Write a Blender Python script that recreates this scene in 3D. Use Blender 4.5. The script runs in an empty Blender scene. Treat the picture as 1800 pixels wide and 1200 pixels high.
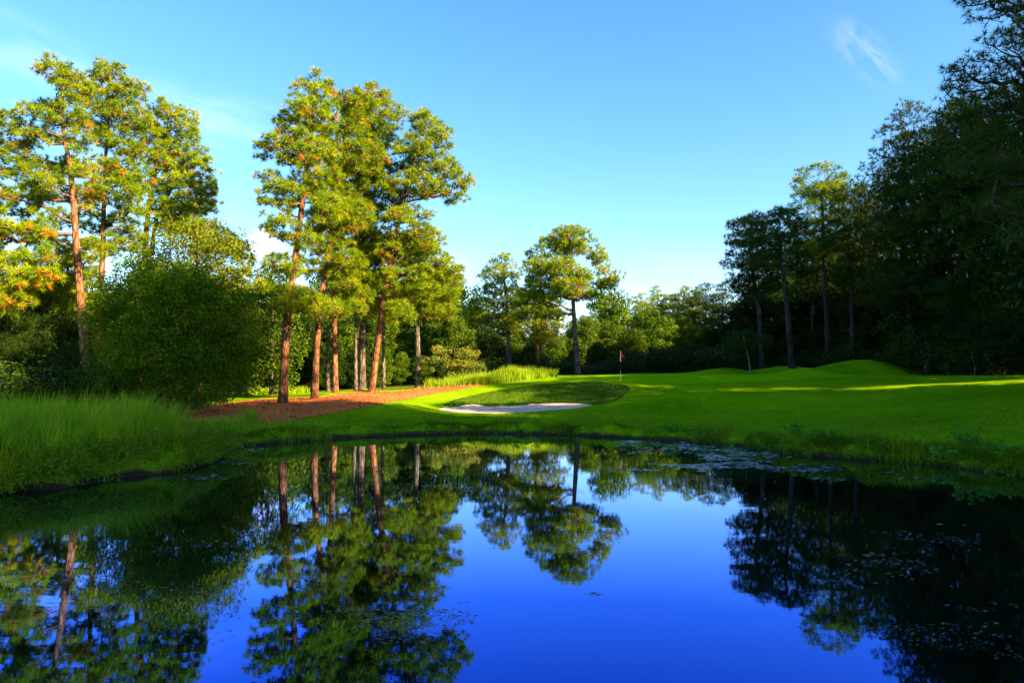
import bpy, math, random
import numpy as np
from mathutils import Vector, noise
from mathutils.geometry import delaunay_2d_cdt

# ------------------------------------------------------------------ camera, sky, sun, exposure
SC = bpy.context.scene
COL = SC.collection
CAMH = 2.3
F = 1200.0                       # focal length in pixels of the 1800 px wide photograph
PITCH = math.atan(65 / F)
cam = bpy.data.cameras.new('camera')
cam.sensor_width = 36.0
cam.lens = 36.0 * F / 1800
cam.clip_start = 0.1
cam.clip_end = 3000
camo = bpy.data.objects.new('camera', cam)
camo.location = (0, 0, CAMH)
camo.rotation_euler = (math.radians(90) + PITCH, 0, 0)
COL.objects.link(camo)
SC.camera = camo

SUN_AZ, SUN_EL = math.radians(121), math.radians(23)
S = Vector((math.sin(SUN_AZ) * math.cos(SUN_EL), math.cos(SUN_AZ) * math.cos(SUN_EL), math.sin(SUN_EL)))
W = bpy.data.worlds.new('World')
SC.world = W
W.use_nodes = True
wn, wl = W.node_tree.nodes, W.node_tree.links
wn.clear()
sky = wn.new('ShaderNodeTexSky')
sky.sky_type = 'NISHITA'
sky.sun_disc = False
sky.sun_elevation = SUN_EL
sky.sun_rotation = SUN_AZ
sky.altitude = 100
sky.air_density = 1.0
sky.dust_density = 0.4
sky.ozone_density = 2.0
hs = wn.new('ShaderNodeHueSaturation')
hs.inputs['Saturation'].default_value = 1.28
hs.inputs['Hue'].default_value = 0.5
wl.new(sky.outputs[0], hs.inputs['Color'])
geo = wn.new('ShaderNodeTexCoord')


def cloud(prev, d, width, height, roll, strength, seed, colr=None):
    """a thin cloud high in the sky round direction d; returns the mixed colour socket"""
    d = Vector(d).normalized()
    up = Vector((0, 0, 1))
    r = d.cross(up).normalized()
    t = r.cross(d)
    a, b = r * math.cos(roll) + t * math.sin(roll), -r * math.sin(roll) + t * math.cos(roll)
    def dot(v, k):
        n = wn.new('ShaderNodeVectorMath'); n.operation = 'DOT_PRODUCT'
        wl.new(geo.outputs['Generated'], n.inputs[0]); n.inputs[1].default_value = v
        m = wn.new('ShaderNodeMath'); m.operation = 'MULTIPLY'
        wl.new(n.outputs['Value'], m.inputs[0]); m.inputs[1].default_value = k
        return m.outputs[0]
    cmb = wn.new('ShaderNodeCombineXYZ')
    wl.new(dot(a, 1 / width), cmb.inputs[0]); wl.new(dot(b, 1 / height), cmb.inputs[1])
    ns = wn.new('ShaderNodeTexNoise'); ns.inputs['Scale'].default_value = 1.6; ns.inputs['Detail'].default_value = 6
    ns.inputs['Distortion'].default_value = 0.6
    ofs = wn.new('ShaderNodeVectorMath'); ofs.operation = 'ADD'; ofs.inputs[1].default_value = (seed, seed * 2.3, 0)
    wl.new(cmb.outputs[0], ofs.inputs[0]); wl.new(ofs.outputs[0], ns.inputs['Vector'])
    ln = wn.new('ShaderNodeVectorMath'); ln.operation = 'LENGTH'
    wl.new(cmb.outputs[0], ln.inputs[0])
    mr = wn.new('ShaderNodeMapRange'); mr.interpolation_type = 'SMOOTHSTEP'
    mr.inputs[1].default_value = 1.0; mr.inputs[2].default_value = 0.1
    wl.new(ln.outputs['Value'], mr.inputs[0])
    nr = wn.new('ShaderNodeMapRange'); nr.inputs[1].default_value = 0.38; nr.inputs[2].default_value = 0.75
    wl.new(ns.outputs[0], nr.inputs[0])
    fr = wn.new('ShaderNodeVectorMath'); fr.operation = 'DOT_PRODUCT'; fr.inputs[1].default_value = d
    wl.new(geo.outputs['Generated'], fr.inputs[0])
    fm = wn.new('ShaderNodeMath'); fm.operation = 'GREATER_THAN'; fm.inputs[1].default_value = 0
    wl.new(fr.outputs['Value'], fm.inputs[0])
    m1 = wn.new('ShaderNodeMath'); m1.operation = 'MULTIPLY'
    wl.new(mr.outputs[0], m1.inputs[0]); wl.new(nr.outputs[0], m1.inputs[1])
    m2 = wn.new('ShaderNodeMath'); m2.operation = 'MULTIPLY'
    wl.new(m1.outputs[0], m2.inputs[0]); wl.new(fm.outputs[0], m2.inputs[1])
    m3 = wn.new('ShaderNodeMath'); m3.operation = 'MULTIPLY'; m3.inputs[1].default_value = strength
    wl.new(m2.outputs[0], m3.inputs[0])
    mx = wn.new('ShaderNodeMixRGB')
    wl.new(m3.outputs[0], mx.inputs[0]); wl.new(prev, mx.inputs[1])
    mx.inputs[2].default_value = colr or CLOUD_COL
    return mx.outputs[0]


def pdir(px, py):
    u, v = (px - 900) / F, -(py - 600) / F
    return Vector((u, math.cos(PITCH) - math.sin(PITCH) * v, math.sin(PITCH) + math.cos(PITCH) * v))


CLOUD_COL = (7.2, 6.2, 6.4, 1)
c = hs.outputs[0]
c = cloud(c, pdir(1518, 92), 0.075, 0.030, math.radians(-52), 0.17, 6.3)
c = cloud(c, pdir(468, 430), 0.034, 0.028, 0, 1.3, 7.7, (8.6, 6.1, 7.0, 1))
c = cloud(c, pdir(780, 470), 0.05, 0.03, 0, 0.5, 9.7)
c = cloud(c, pdir(400, 215), 0.22, 0.05, math.radians(-8), 0.16, 1.7)
c = cloud(c, pdir(60, 100), 0.25, 0.05, math.radians(-15), 0.14, 5.7)
c = cloud(c, pdir(1150, 490), 0.25, 0.06, 0, 0.08, 4.2)
bg = wn.new('ShaderNodeBackground')
bg.inputs['Strength'].default_value = 0.069
wl.new(c, bg.inputs['Color'])
wo = wn.new('ShaderNodeOutputWorld')
wl.new(bg.outputs[0], wo.inputs[0])

sun = bpy.data.lights.new('sun', 'SUN')
sun.energy = 5.0
sun.angle = math.radians(0.5)
sun.color = (1.0, 0.76, 0.42)
suno = bpy.data.objects.new('sun', sun)
suno.rotation_euler = S.to_track_quat('Z', 'Y').to_euler()
suno.location = (40, -30, 50)
COL.objects.link(suno)

vs = SC.view_settings
vs.view_transform = 'Standard'
vs.look = 'None'
vs.gamma = 1
vs.exposure = 2.5
vs.use_curve_mapping = False
SC.cycles.max_bounces = 5
SC.cycles.diffuse_bounces = 2
SC.cycles.glossy_bounces = 3
SC.cycles.transmission_bounces = 3
SC.cycles.transparent_max_bounces = 4
SC.cycles.use_denoising = True

rng = np.random.default_rng(11)
random.seed(11)

# ------------------------------------------------------------------ helpers

def P(px, py, Y):
    d = pdir(px, py)
    t = Y / d.y
    return np.array((d.x * t, Y, CAMH + d.z * t))


def mesh_np(name, v, f, tone=None, smooth=False):
    v = np.asarray(v, np.float32); f = np.asarray(f, np.int32)
    k = f.shape[1]
    me = bpy.data.meshes.new(name)
    me.vertices.add(len(v)); me.vertices.foreach_set('co', v.ravel())
    me.loops.add(f.size); me.loops.foreach_set('vertex_index', f.ravel())
    me.polygons.add(len(f))
    me.polygons.foreach_set('loop_start', np.arange(0, f.size, k, dtype=np.int32))
    if smooth:
        me.polygons.foreach_set('use_smooth', np.ones(len(f), bool))
    if tone is not None:
        a = me.attributes.new('tone', 'FLOAT', 'FACE')
        a.data.foreach_set('value', np.asarray(tone, np.float32))
    me.update(calc_edges=True)
    return me


def obj(name, me, mat, parent=None):
    o = bpy.data.objects.new(name, me)
    COL.objects.link(o)
    if mat is not None and not me.materials:
        me.materials.append(mat)
    if parent is not None:
        o.parent = parent
    return o


def tag(o, label=None, cat=None, group=None, kind=None):
    if label: o['label'] = label
    if cat: o['category'] = cat
    if group: o['group'] = group
    if kind: o['kind'] = kind
    return o


def thing(name, loc, label, cat, group=None):
    o = bpy.data.objects.new(name, None)
    o.empty_display_size = 0.3
    o.location = tuple(float(a) for a in loc)
    COL.objects.link(o)
    return tag(o, label, cat, group)


def copy_tree(o, parent=None):
    n = o.copy(); COL.objects.link(n)
    if parent is not None:
        n.parent = parent
    for ch in list(o.children):
        copy_tree(ch, n)
    return n


def unit(a):
    return a / np.maximum(np.linalg.norm(a, axis=-1, keepdims=True), 1e-9)


def rand_unit(n):
    return unit(rng.normal(size=(n, 3)))


def tubes(polys, radii, sides=6, tone=None):
    """polys (n,K,3), radii (n,K) -> verts, quads"""
    polys = np.asarray(polys, float); radii = np.asarray(radii, float)
    n, K, _ = polys.shape
    tg = unit(np.gradient(polys, axis=1))
    ref = np.where(np.abs(tg[..., 2:3]) > 0.8, np.array((1.0, 0.1, 0)), np.array((0.0, 0.1, 1.0)))
    # a steady reference per tube keeps rings from twisting
    ref = np.repeat(ref[:, :1], K, axis=1)
    a = unit(np.cross(tg, ref)); b = np.cross(tg, a)
    th = np.linspace(0, 2 * np.pi, sides, endpoint=False)
    ring = a[:, :, None, :] * np.cos(th)[None, None, :, None] + b[:, :, None, :] * np.sin(th)[None, None, :, None]
    v = polys[:, :, None, :] + ring * radii[:, :, None, None]
    idx = np.arange(n * K * sides).reshape(n, K, sides)
    nx = np.roll(idx, -1, axis=2)
    f = np.stack([idx[:, :-1], nx[:, :-1], nx[:, 1:], idx[:, 1:]], axis=-1).reshape(-1, 4)
    return v.reshape(-1, 3), f


# ------------------------------------------------------------------ materials
def new_mat(name):
    m = bpy.data.materials.new(name); m.use_nodes = True
    n, l = m.node_tree.nodes, m.node_tree.links
    n.clear()
    return m, n, l


def ramp(n, stops, interp='LINEAR'):
    r = n.new('ShaderNodeValToRGB')
    r.color_ramp.interpolation = interp
    el = r.color_ramp.elements
    while len(el) < len(stops):
        el.new(0.5)
    for e, (p, c) in zip(el, stops):
        e.position = p; e.color = (*c, 1)
    return r


def leaf_mat(name, stops, trans=0.4, rough=0.6, spec=0.10, var=0.25, tcol=(1.15, 1.1, 0.6)):
    m, n, l = new_mat(name)
    at = n.new('ShaderNodeAttribute'); at.attribute_name = 'tone'
    rp = ramp(n, stops)
    l.new(at.outputs['Fac'], rp.inputs[0])
    oi = n.new('ShaderNodeObjectInfo')
    mr = n.new('ShaderNodeMapRange'); mr.inputs[3].default_value = 1 - var; mr.inputs[4].default_value = 1 + var
    l.new(oi.outputs['Random'], mr.inputs[0])
    hv = n.new('ShaderNodeHueSaturation')
    l.new(rp.outputs[0], hv.inputs['Color']); l.new(mr.outputs[0], hv.inputs['Value'])
    p = n.new('ShaderNodeBsdfPrincipled')
    p.inputs['Roughness'].default_value = rough
    p.inputs['Specular IOR Level'].default_value = spec
    l.new(hv.outputs[0], p.inputs['Base Color'])
    t = n.new('ShaderNodeBsdfTranslucent')
    mu = n.new('ShaderNodeMixRGB'); mu.blend_type = 'MULTIPLY'; mu.inputs[0].default_value = 1
    mu.inputs[2].default_value = (*tcol, 1)
    l.new(hv.outputs[0], mu.inputs[1]); l.new(mu.outputs[0], t.inputs[0])
    mx = n.new('ShaderNodeMixShader'); mx.inputs[0].default_value = trans
    l.new(p.outputs[0], mx.inputs[1]); l.new(t.outputs[0], mx.inputs[2])
    o = n.new('ShaderNodeOutputMaterial'); l.new(mx.outputs[0], o.inputs[0])
    return m


M = {}
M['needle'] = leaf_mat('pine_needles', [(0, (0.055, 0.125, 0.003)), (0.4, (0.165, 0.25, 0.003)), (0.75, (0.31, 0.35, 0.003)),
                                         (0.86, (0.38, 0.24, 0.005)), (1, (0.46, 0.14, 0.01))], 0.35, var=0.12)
M['needle_shaded'] = leaf_mat('shaded_pine_needles', [(0, (0.014, 0.038, 0.004)), (0.5, (0.036, 0.076, 0.005)), (0.85, (0.085, 0.125, 0.006)),
                                              (1, (0.16, 0.09, 0.012))], 0.3, var=0.2)  # needle colour darkened to stand for the shade of the wood
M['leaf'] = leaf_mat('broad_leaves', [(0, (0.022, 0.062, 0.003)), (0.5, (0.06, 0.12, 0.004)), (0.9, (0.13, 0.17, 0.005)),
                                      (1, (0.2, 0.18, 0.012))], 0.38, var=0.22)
M['leaf_shaded'] = leaf_mat('shaded_broad_leaves', [(0, (0.007, 0.022, 0.002)), (0.6, (0.020, 0.046, 0.003)), (1, (0.055, 0.085, 0.004))], 0.3, var=0.25)  # leaf colour lowered so that trees and understory in shade read near black
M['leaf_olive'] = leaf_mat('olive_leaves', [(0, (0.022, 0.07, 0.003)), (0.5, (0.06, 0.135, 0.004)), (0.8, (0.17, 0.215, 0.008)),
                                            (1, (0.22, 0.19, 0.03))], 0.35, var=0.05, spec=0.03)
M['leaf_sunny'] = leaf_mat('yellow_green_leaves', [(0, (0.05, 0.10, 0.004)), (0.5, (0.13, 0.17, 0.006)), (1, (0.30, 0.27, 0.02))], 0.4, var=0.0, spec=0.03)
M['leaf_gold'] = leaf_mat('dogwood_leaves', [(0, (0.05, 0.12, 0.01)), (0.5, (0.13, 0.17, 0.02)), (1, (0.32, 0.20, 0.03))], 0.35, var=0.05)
M['grass_blade'] = leaf_mat('tall_grass_blades', [(0, (0.09, 0.19, 0.002)), (0.5, (0.21, 0.37, 0.003)), (0.85, (0.42, 0.52, 0.015)),
                                                  (1, (0.30, 0.20, 0.06))], 0.4, var=0.0)
M['turf_blade'] = leaf_mat('rough_turf_blades', [(0, (0.055, 0.13, 0.002)), (0.6, (0.11, 0.21, 0.002)), (0.92, (0.20, 0.30, 0.006)),
                                                 (1, (0.22, 0.18, 0.05))], 0.4, var=0.0)
M['weed'] = leaf_mat('weed_leaves', [(0, (0.06, 0.12, 0.003)), (0.6, (0.14, 0.23, 0.004)), (0.9, (0.25, 0.33, 0.01)), (1, (0.2, 0.16, 0.06))], 0.4, var=0.0)
M['pale_weed'] = leaf_mat('pale_weed_leaves', [(0, (0.06, 0.20, 0.015)), (1, (0.16, 0.38, 0.04))], 0.4, var=0.1)


def bark_mat(name, plate, crack, scale=(5.5, 5.5, 1.6)):
    m, n, l = new_mat(name)
    tc = n.new('ShaderNodeTexCoord'); mp = n.new('ShaderNodeMapping'); mp.inputs['Scale'].default_value = scale
    l.new(tc.outputs['Object'], mp.inputs[0])
    nz = n.new('ShaderNodeTexNoise'); nz.inputs['Scale'].default_value = 2.5; nz.inputs['Detail'].default_value = 4
    l.new(mp.outputs[0], nz.inputs['Vector'])
    mixv = n.new('ShaderNodeMixRGB'); mixv.inputs[0].default_value = 0.22
    l.new(mp.outputs[0], mixv.inputs[1]); l.new(nz.outputs['Color'], mixv.inputs[2])
    vo = n.new('ShaderNodeTexVoronoi'); vo.feature = 'DISTANCE_TO_EDGE'; vo.inputs['Scale'].default_value = 1.3
    l.new(mixv.outputs[0], vo.inputs['Vector'])
    vc = n.new('ShaderNodeTexVoronoi'); vc.inputs['Scale'].default_value = 1.3
    l.new(mixv.outputs[0], vc.inputs['Vector'])
    rp = ramp(n, [(0.0, crack), (0.10, tuple(0.55 * a + 0.45 * b for a, b in zip(crack, plate))), (0.3, plate), (1, tuple(min(1, a * 1.35) for a in plate))])
    l.new(vo.outputs['Distance'], rp.inputs[0])
    hv = n.new('ShaderNodeHueSaturation')
    mr = n.new('ShaderNodeMapRange'); mr.inputs[3].default_value = 0.65; mr.inputs[4].default_value = 1.3
    sp = n.new('ShaderNodeSeparateColor'); l.new(vc.outputs['Color'], sp.inputs[0]); l.new(sp.outputs[0], mr.inputs[0])
    l.new(mr.outputs[0], hv.inputs['Value']); l.new(rp.outputs[0], hv.inputs['Color'])
    p = n.new('ShaderNodeBsdfPrincipled'); p.inputs['Roughness'].default_value = 0.9; p.inputs['Specular IOR Level'].default_value = 0.1
    l.new(hv.outputs[0], p.inputs['Base Color'])
    bp = n.new('ShaderNodeBump'); bp.inputs['Strength'].default_value = 0.9; bp.inputs['Distance'].default_value = 0.05
    l.new(vo.outputs['Distance'], bp.inputs['Height']); l.new(bp.outputs[0], p.inputs['Normal'])
    o = n.new('ShaderNodeOutputMaterial'); l.new(p.outputs[0], o.inputs[0])
    return m


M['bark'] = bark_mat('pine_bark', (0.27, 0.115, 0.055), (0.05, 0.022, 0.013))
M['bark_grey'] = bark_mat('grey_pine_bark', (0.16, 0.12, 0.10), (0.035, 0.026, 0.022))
M['bark_shaded'] = bark_mat('shaded_pine_bark', (0.065, 0.048, 0.042), (0.018, 0.014, 0.012))  # grey bark darkened in colour for trunks standing in shade
M['bark_pale'] = bark_mat('pale_young_bark', (0.34, 0.30, 0.25), (0.16, 0.13, 0.1))
M['limb'] = bark_mat('limb_bark', (0.24, 0.13, 0.08), (0.08, 0.045, 0.03), (9, 9, 5))
M['limb_grey'] = bark_mat('grey_limb_bark', (0.12, 0.09, 0.07), (0.04, 0.03, 0.024), (9, 9, 5))


def ground_mat(name, stops, nscale=(0.35, 2.2, 9), bump=0.35, rough=0.9, extra=None, spec=0.0, stripe=None):
    m, n, l = new_mat(name)
    tc = n.new('ShaderNodeTexCoord')
    def nz(s, det=5, sc=(1, 1, 1)):
        mp = n.new('ShaderNodeMapping'); mp.inputs['Scale'].default_value = sc
        l.new(tc.outputs['Object'], mp.inputs[0])
        a = n.new('ShaderNodeTexNoise'); a.inputs['Scale'].default_value = s; a.inputs['Detail'].default_value = det
        l.new(mp.outputs[0], a.inputs['Vector']); return a.outputs[0]
    a, b, c_ = nz(nscale[0]), nz(nscale[1]), nz(nscale[2], 3)
    def mul(x, k):
        q = n.new('ShaderNodeMath'); q.operation = 'MULTIPLY'; l.new(x, q.inputs[0]); q.inputs[1].default_value = k; return q.outputs[0]
    def add(x, y):
        q = n.new('ShaderNodeMath'); q.operation = 'ADD'; l.new(x, q.inputs[0]); l.new(y, q.inputs[1]); return q.outputs[0]
    s = add(add(mul(a, 0.34), mul(b, 0.3)), mul(c_, 0.36))
    rp = ramp(n, stops); l.new(s, rp.inputs[0])
    colr = rp.outputs[0]
    if extra is not None:
        colr = extra(n, l, tc, colr)
    p = n.new('ShaderNodeBsdfPrincipled'); p.inputs['Roughness'].default_value = rough; p.inputs['Specular IOR Level'].default_value = spec
    l.new(colr, p.inputs['Base Color'])
    bp = n.new('ShaderNodeBump'); bp.inputs['Strength'].default_value = bump; bp.inputs['Distance'].default_value = 0.04
    l.new(add(b, c_), bp.inputs['Height']); l.new(bp.outputs[0], p.inputs['Normal'])
    o = n.new('ShaderNodeOutputMaterial'); l.new(p.outputs[0], o.inputs[0])
    return m


def mud_bank(n, l, tc, colr):
    """wet bare earth just above the water line, forest litter far back under the trees"""
    sp = n.new('ShaderNodeSeparateXYZ'); l.new(tc.outputs['Object'], sp.inputs[0])
    nz = n.new('ShaderNodeTexNoise'); nz.inputs['Scale'].default_value = 1.6; nz.inputs['Detail'].default_value = 4
    l.new(tc.outputs['Object'], nz.inputs['Vector'])
    ad = n.new('ShaderNodeMath'); ad.operation = 'MULTIPLY_ADD'; ad.inputs[1].default_value = -0.25
    l.new(nz.outputs[0], ad.inputs[0]); l.new(sp.outputs[2], ad.inputs[2])
    mr = n.new('ShaderNodeMapRange'); mr.inputs[1].default_value = -0.05; mr.inputs[2].default_value = 0.08
    l.new(ad.outputs[0], mr.inputs[0])
    mx = n.new('ShaderNodeMixRGB'); mx.inputs[1].default_value = (0.035, 0.026, 0.014, 1)
    l.new(mr.outputs[0], mx.inputs[0]); l.new(colr, mx.inputs[2])
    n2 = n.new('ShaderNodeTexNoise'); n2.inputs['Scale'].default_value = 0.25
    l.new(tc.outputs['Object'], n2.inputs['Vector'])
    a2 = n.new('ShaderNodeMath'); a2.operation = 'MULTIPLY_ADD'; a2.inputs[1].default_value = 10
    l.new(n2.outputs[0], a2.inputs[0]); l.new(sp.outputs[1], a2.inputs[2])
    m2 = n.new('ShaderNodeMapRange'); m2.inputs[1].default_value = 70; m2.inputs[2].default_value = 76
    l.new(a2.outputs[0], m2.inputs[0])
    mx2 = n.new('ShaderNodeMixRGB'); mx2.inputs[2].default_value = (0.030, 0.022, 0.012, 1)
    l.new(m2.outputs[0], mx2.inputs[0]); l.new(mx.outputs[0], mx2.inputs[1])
    return mx2.outputs[0]


M['turf'] = ground_mat('mown_turf', [(0.40, (0.085, 0.17, 0.002)), (0.5, (0.135, 0.245, 0.002)), (0.58, (0.19, 0.30, 0.003)), (0.66, (0.25, 0.31, 0.012))], (0.22, 1.7, 14), 0.4, extra=mud_bank)
M['green'] = ground_mat('putting_green_turf', [(0.3, (0.14, 0.30, 0.001)), (0.7, (0.18, 0.35, 0.002))], (0.22, 1.7, 18), 0.12)
M['face'] = ground_mat('rough_face_turf', [(0.34, (0.032, 0.075, 0.002)), (0.5, (0.058, 0.12, 0.003)), (0.62, (0.10, 0.15, 0.008)), (0.70, (0.20, 0.20, 0.10))], (0.5, 3.5, 22), 0.8)  # dark for the rough grass and for the shade lying on the face
M['sand'] = ground_mat('bunker_sand', [(0.3, (0.48, 0.36, 0.27)), (0.7, (0.64, 0.50, 0.37))], (0.5, 3, 30), 0.35, 0.95)
M['straw'] = ground_mat('pine_straw_litter', [(0.32, (0.20, 0.045, 0.014)), (0.44, (0.46, 0.105, 0.028)), (0.56, (0.66, 0.175, 0.048)), (0.68, (0.76, 0.29, 0.09))], (0.6, 5, 26), 0.9)

# water
m, n, l = new_mat('pond_water')
tc = n.new('ShaderNodeTexCoord')
def wnoise(scale, sc, det=3):
    mp = n.new('ShaderNodeMapping'); mp.inputs['Scale'].default_value = sc
    l.new(tc.outputs['Object'], mp.inputs[0])
    a = n.new('ShaderNodeTexNoise'); a.inputs['Scale'].default_value = scale; a.inputs['Detail'].default_value = det
    l.new(mp.outputs[0], a.inputs['Vector']); return a.outputs[0]
big = wnoise(0.35, (0.6, 1.0, 1), 4)
sm = wnoise(3.0, (0.8, 2.2, 1), 3)
br = n.new('ShaderNodeMapRange'); br.inputs[1].default_value = 0.56; br.inputs[2].default_value = 0.70; l.new(big, br.inputs[0])
bs = n.new('ShaderNodeMath'); bs.operation = 'MULTIPLY_ADD'; bs.inputs[1].default_value = 0.9; bs.inputs[2].default_value = 0.18
l.new(br.outputs[0], bs.inputs[0])
hm = n.new('ShaderNodeMath'); hm.operation = 'MULTIPLY'; l.new(sm, hm.inputs[0]); l.new(bs.outputs[0], hm.inputs[1])
bp = n.new('ShaderNodeBump'); bp.inputs['Strength'].default_value = 0.5; bp.inputs['Distance'].default_value = 0.0028
l.new(hm.outputs[0], bp.inputs['Height'])
fr = n.new('ShaderNodeLayerWeight'); fr.inputs['Blend'].default_value = 0.5
tint = ramp(n, [(0.54, (0.010, 0.045, 0.34)), (0.70, (0.07, 0.17, 0.64)), (0.86, (0.40, 0.52, 0.88)), (0.96, (0.85, 0.90, 0.96))])
l.new(fr.outputs['Facing'], tint.inputs[0])
g = n.new('ShaderNodeBsdfGlossy'); g.inputs['Roughness'].default_value = 0.015
l.new(tint.outputs[0], g.inputs['Color']); l.new(bp.outputs[0], g.inputs['Normal'])
d = n.new('ShaderNodeBsdfDiffuse'); d.inputs[0].default_value = (0.001, 0.002, 0.001, 1)
mx = n.new('ShaderNodeAddShader'); l.new(g.outputs[0], mx.inputs[0]); l.new(d.outputs[0], mx.inputs[1])
o = n.new('ShaderNodeOutputMaterial'); l.new(mx.outputs[0], o.inputs[0])
M['water'] = m


def plain(name, colr, rough=0.6, spec=0.3, metal=0.0):
    m, n, l = new_mat(name)
    p = n.new('ShaderNodeBsdfPrincipled')
    tc = n.new('ShaderNodeTexCoord'); nz = n.new('ShaderNodeTexNoise'); nz.inputs['Scale'].default_value = 14
    l.new(tc.outputs['Object'], nz.inputs['Vector'])
    rp = ramp(n, [(0.3, tuple(a * 0.8 for a in colr)), (0.7, tuple(min(1, a * 1.15) for a in colr))])
    l.new(nz.outputs[0], rp.inputs[0]); l.new(rp.outputs[0], p.inputs['Base Color'])
    p.inputs['Roughness'].default_value = rough; p.inputs['Specular IOR Level'].default_value = spec
    p.inputs['Metallic'].default_value = metal
    o = n.new('ShaderNodeOutputMaterial'); l.new(p.outputs[0], o.inputs[0])
    return m


M['white'] = plain('white_fibreglass', (0.75, 0.75, 0.74), 0.4)
M['black'] = plain('black_paint', (0.012, 0.012, 0.012), 0.5)
M['red'] = plain('red_flag_cloth', (0.62, 0.012, 0.03), 0.7, 0.15)
M['cone'] = plain('pine_cone_scales', (0.05, 0.022, 0.012), 0.9, 0.1)
M['pondweed'] = plain('floating_pondweed', (0.035, 0.05, 0.032), 0.25, 0.6)

# ------------------------------------------------------------------ terrain
POND = np.array([(-10.35, 13.8), (-9.4, 14.3), (-9.2, 15.8), (-8.5, 16.9), (-8.1, 18.4), (-8.4, 20.2), (-9.3, 21.6), (-9.1, 23.2), (-8.1, 24.6),
                 (-6.6, 26.3), (-4.6, 27.7), (-2.4, 28.6), (0, 28.6), (2.3, 27.8), (4.0, 26.8), (6.25, 25), (7.7, 23), (8.6, 21), (9.6, 19.9),
                 (11, 18.8), (11.6, 17.2), (12.3, 16.2), (13.4, 14), (14.2, 9), (12.5, 4), (8, 2.6), (3, 2.2), (-3, 2.2), (-7, 3.2), (-10, 6.5), (-11.2, 10.5)])


def smooth_closed(p, per=8):
    n_ = len(p); out = []
    for i in range(n_):
        p0, p1, p2, p3 = p[i - 1], p[i], p[(i + 1) % n_], p[(i + 2) % n_]
        for t in np.linspace(0, 1, per, endpoint=False):
            out.append(0.5 * ((2 * p1) + (-p0 + p2) * t + (2 * p0 - 5 * p1 + 4 * p2 - p3) * t * t + (-p0 + 3 * p1 - 3 * p2 + p3) * t ** 3))
    return np.array(out)


POND = smooth_closed(POND, 8)
POND += np.array([[noise.noise((x * 0.9, y * 0.9, 1.3)) * 0.22, noise.noise((x * 0.9, y * 0.9, 7.3)) * 0.22] for x, y in POND])


def inside(poly, x, y):
    r = np.zeros(x.shape, bool)
    x1, y1 = poly[:, 0], poly[:, 1]; x2, y2 = np.roll(x1, -1), np.roll(y1, -1)
    for a, b, c_, d_ in zip(x1, y1, x2, y2):
        if b == d_:
            continue
        cnd = ((b > y) != (d_ > y)) & (x < (c_ - a) * (y - b) / (d_ - b) + a)
        r ^= cnd
    return r


def dist_poly(poly, x, y):
    """signed distance, positive outside"""
    best = np.full(x.shape, 1e9)
    for (a, b), (c_, d_) in zip(poly, np.roll(poly, -1, axis=0)):
        ex, ey = c_ - a, d_ - b
        t = np.clip(((x - a) * ex + (y - b) * ey) / (ex * ex + ey * ey + 1e-12), 0, 1)
        best = np.minimum(best, (x - a - t * ex) ** 2 + (y - b - t * ey) ** 2)
    best = np.sqrt(best)
    return np.where(inside(poly, x, y), -best, best)


CTRL = []
for px, py, Y in [
    # pine straw and the pines standing in it
    (497, 710, 41), (553, 700, 43), (590, 692, 46), (637, 688, 46), (653, 689, 45), (480, 738, 32.5), (600, 725, 36), (700, 705, 40), (830, 679, 47),
    (380, 730, 34), (300, 735, 33), (420, 712, 42), (760, 691, 44),
    # fairway behind
    (450, 697, 52), (600, 690, 54), (750, 681, 56), (300, 705, 50), (150, 712, 44), (60, 717, 38), (500, 690, 66), (700, 680, 68),
    # grass mound
    (860, 679, 50), (950, 670, 50), (900, 663, 56),
    # bunker
    (900, 729, 36), (820, 726, 37), (770, 719, 39), (960, 723, 37), (1040, 712, 39.5), (1010, 716, 39), (850, 718, 40.5), (920, 716, 40.5), (990, 713, 41),
    (840, 711, 42.2), (900, 710, 42.8), (960, 707, 43), (1020, 707, 42.3),
    (740, 707, 41), (800, 696, 43.5), (850, 686, 45), (880, 682, 45.6), (920, 677, 46.2), (960, 673, 46.6), (1040, 669.5, 46.8), (1085, 674, 46), (1112, 686, 44),
    (1090, 702, 41.5), (1000, 668, 49),
    # turf in front of the bunker and right slope
    (900, 745, 30.5), (800, 746, 31), (700, 748, 30.5), (620, 752, 29.5), (1000, 740, 31), (1000, 729, 35), (800, 735, 35), (700, 728, 36), (640, 745, 31),
    (1100, 735, 31.5), (1200, 738, 30), (1200, 700, 38), (1300, 700, 37), (1400, 700, 36), (1600, 700, 32), (1600, 740, 24), (1400, 740, 27),
    (1750, 740, 21), (1750, 700, 27), (1750, 672, 35), (1600, 664, 44), (1200, 668, 50), (1092, 668, 49), (1300, 664, 51), (1450, 666, 48),
    (1092, 658, 57), (1250, 656, 57.5), (1000, 662, 55), (1400, 657, 57), (1550, 658, 55), (1700, 660, 46), (1790, 660, 42),
]:
    CTRL.append(P(px, py, Y))
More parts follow.
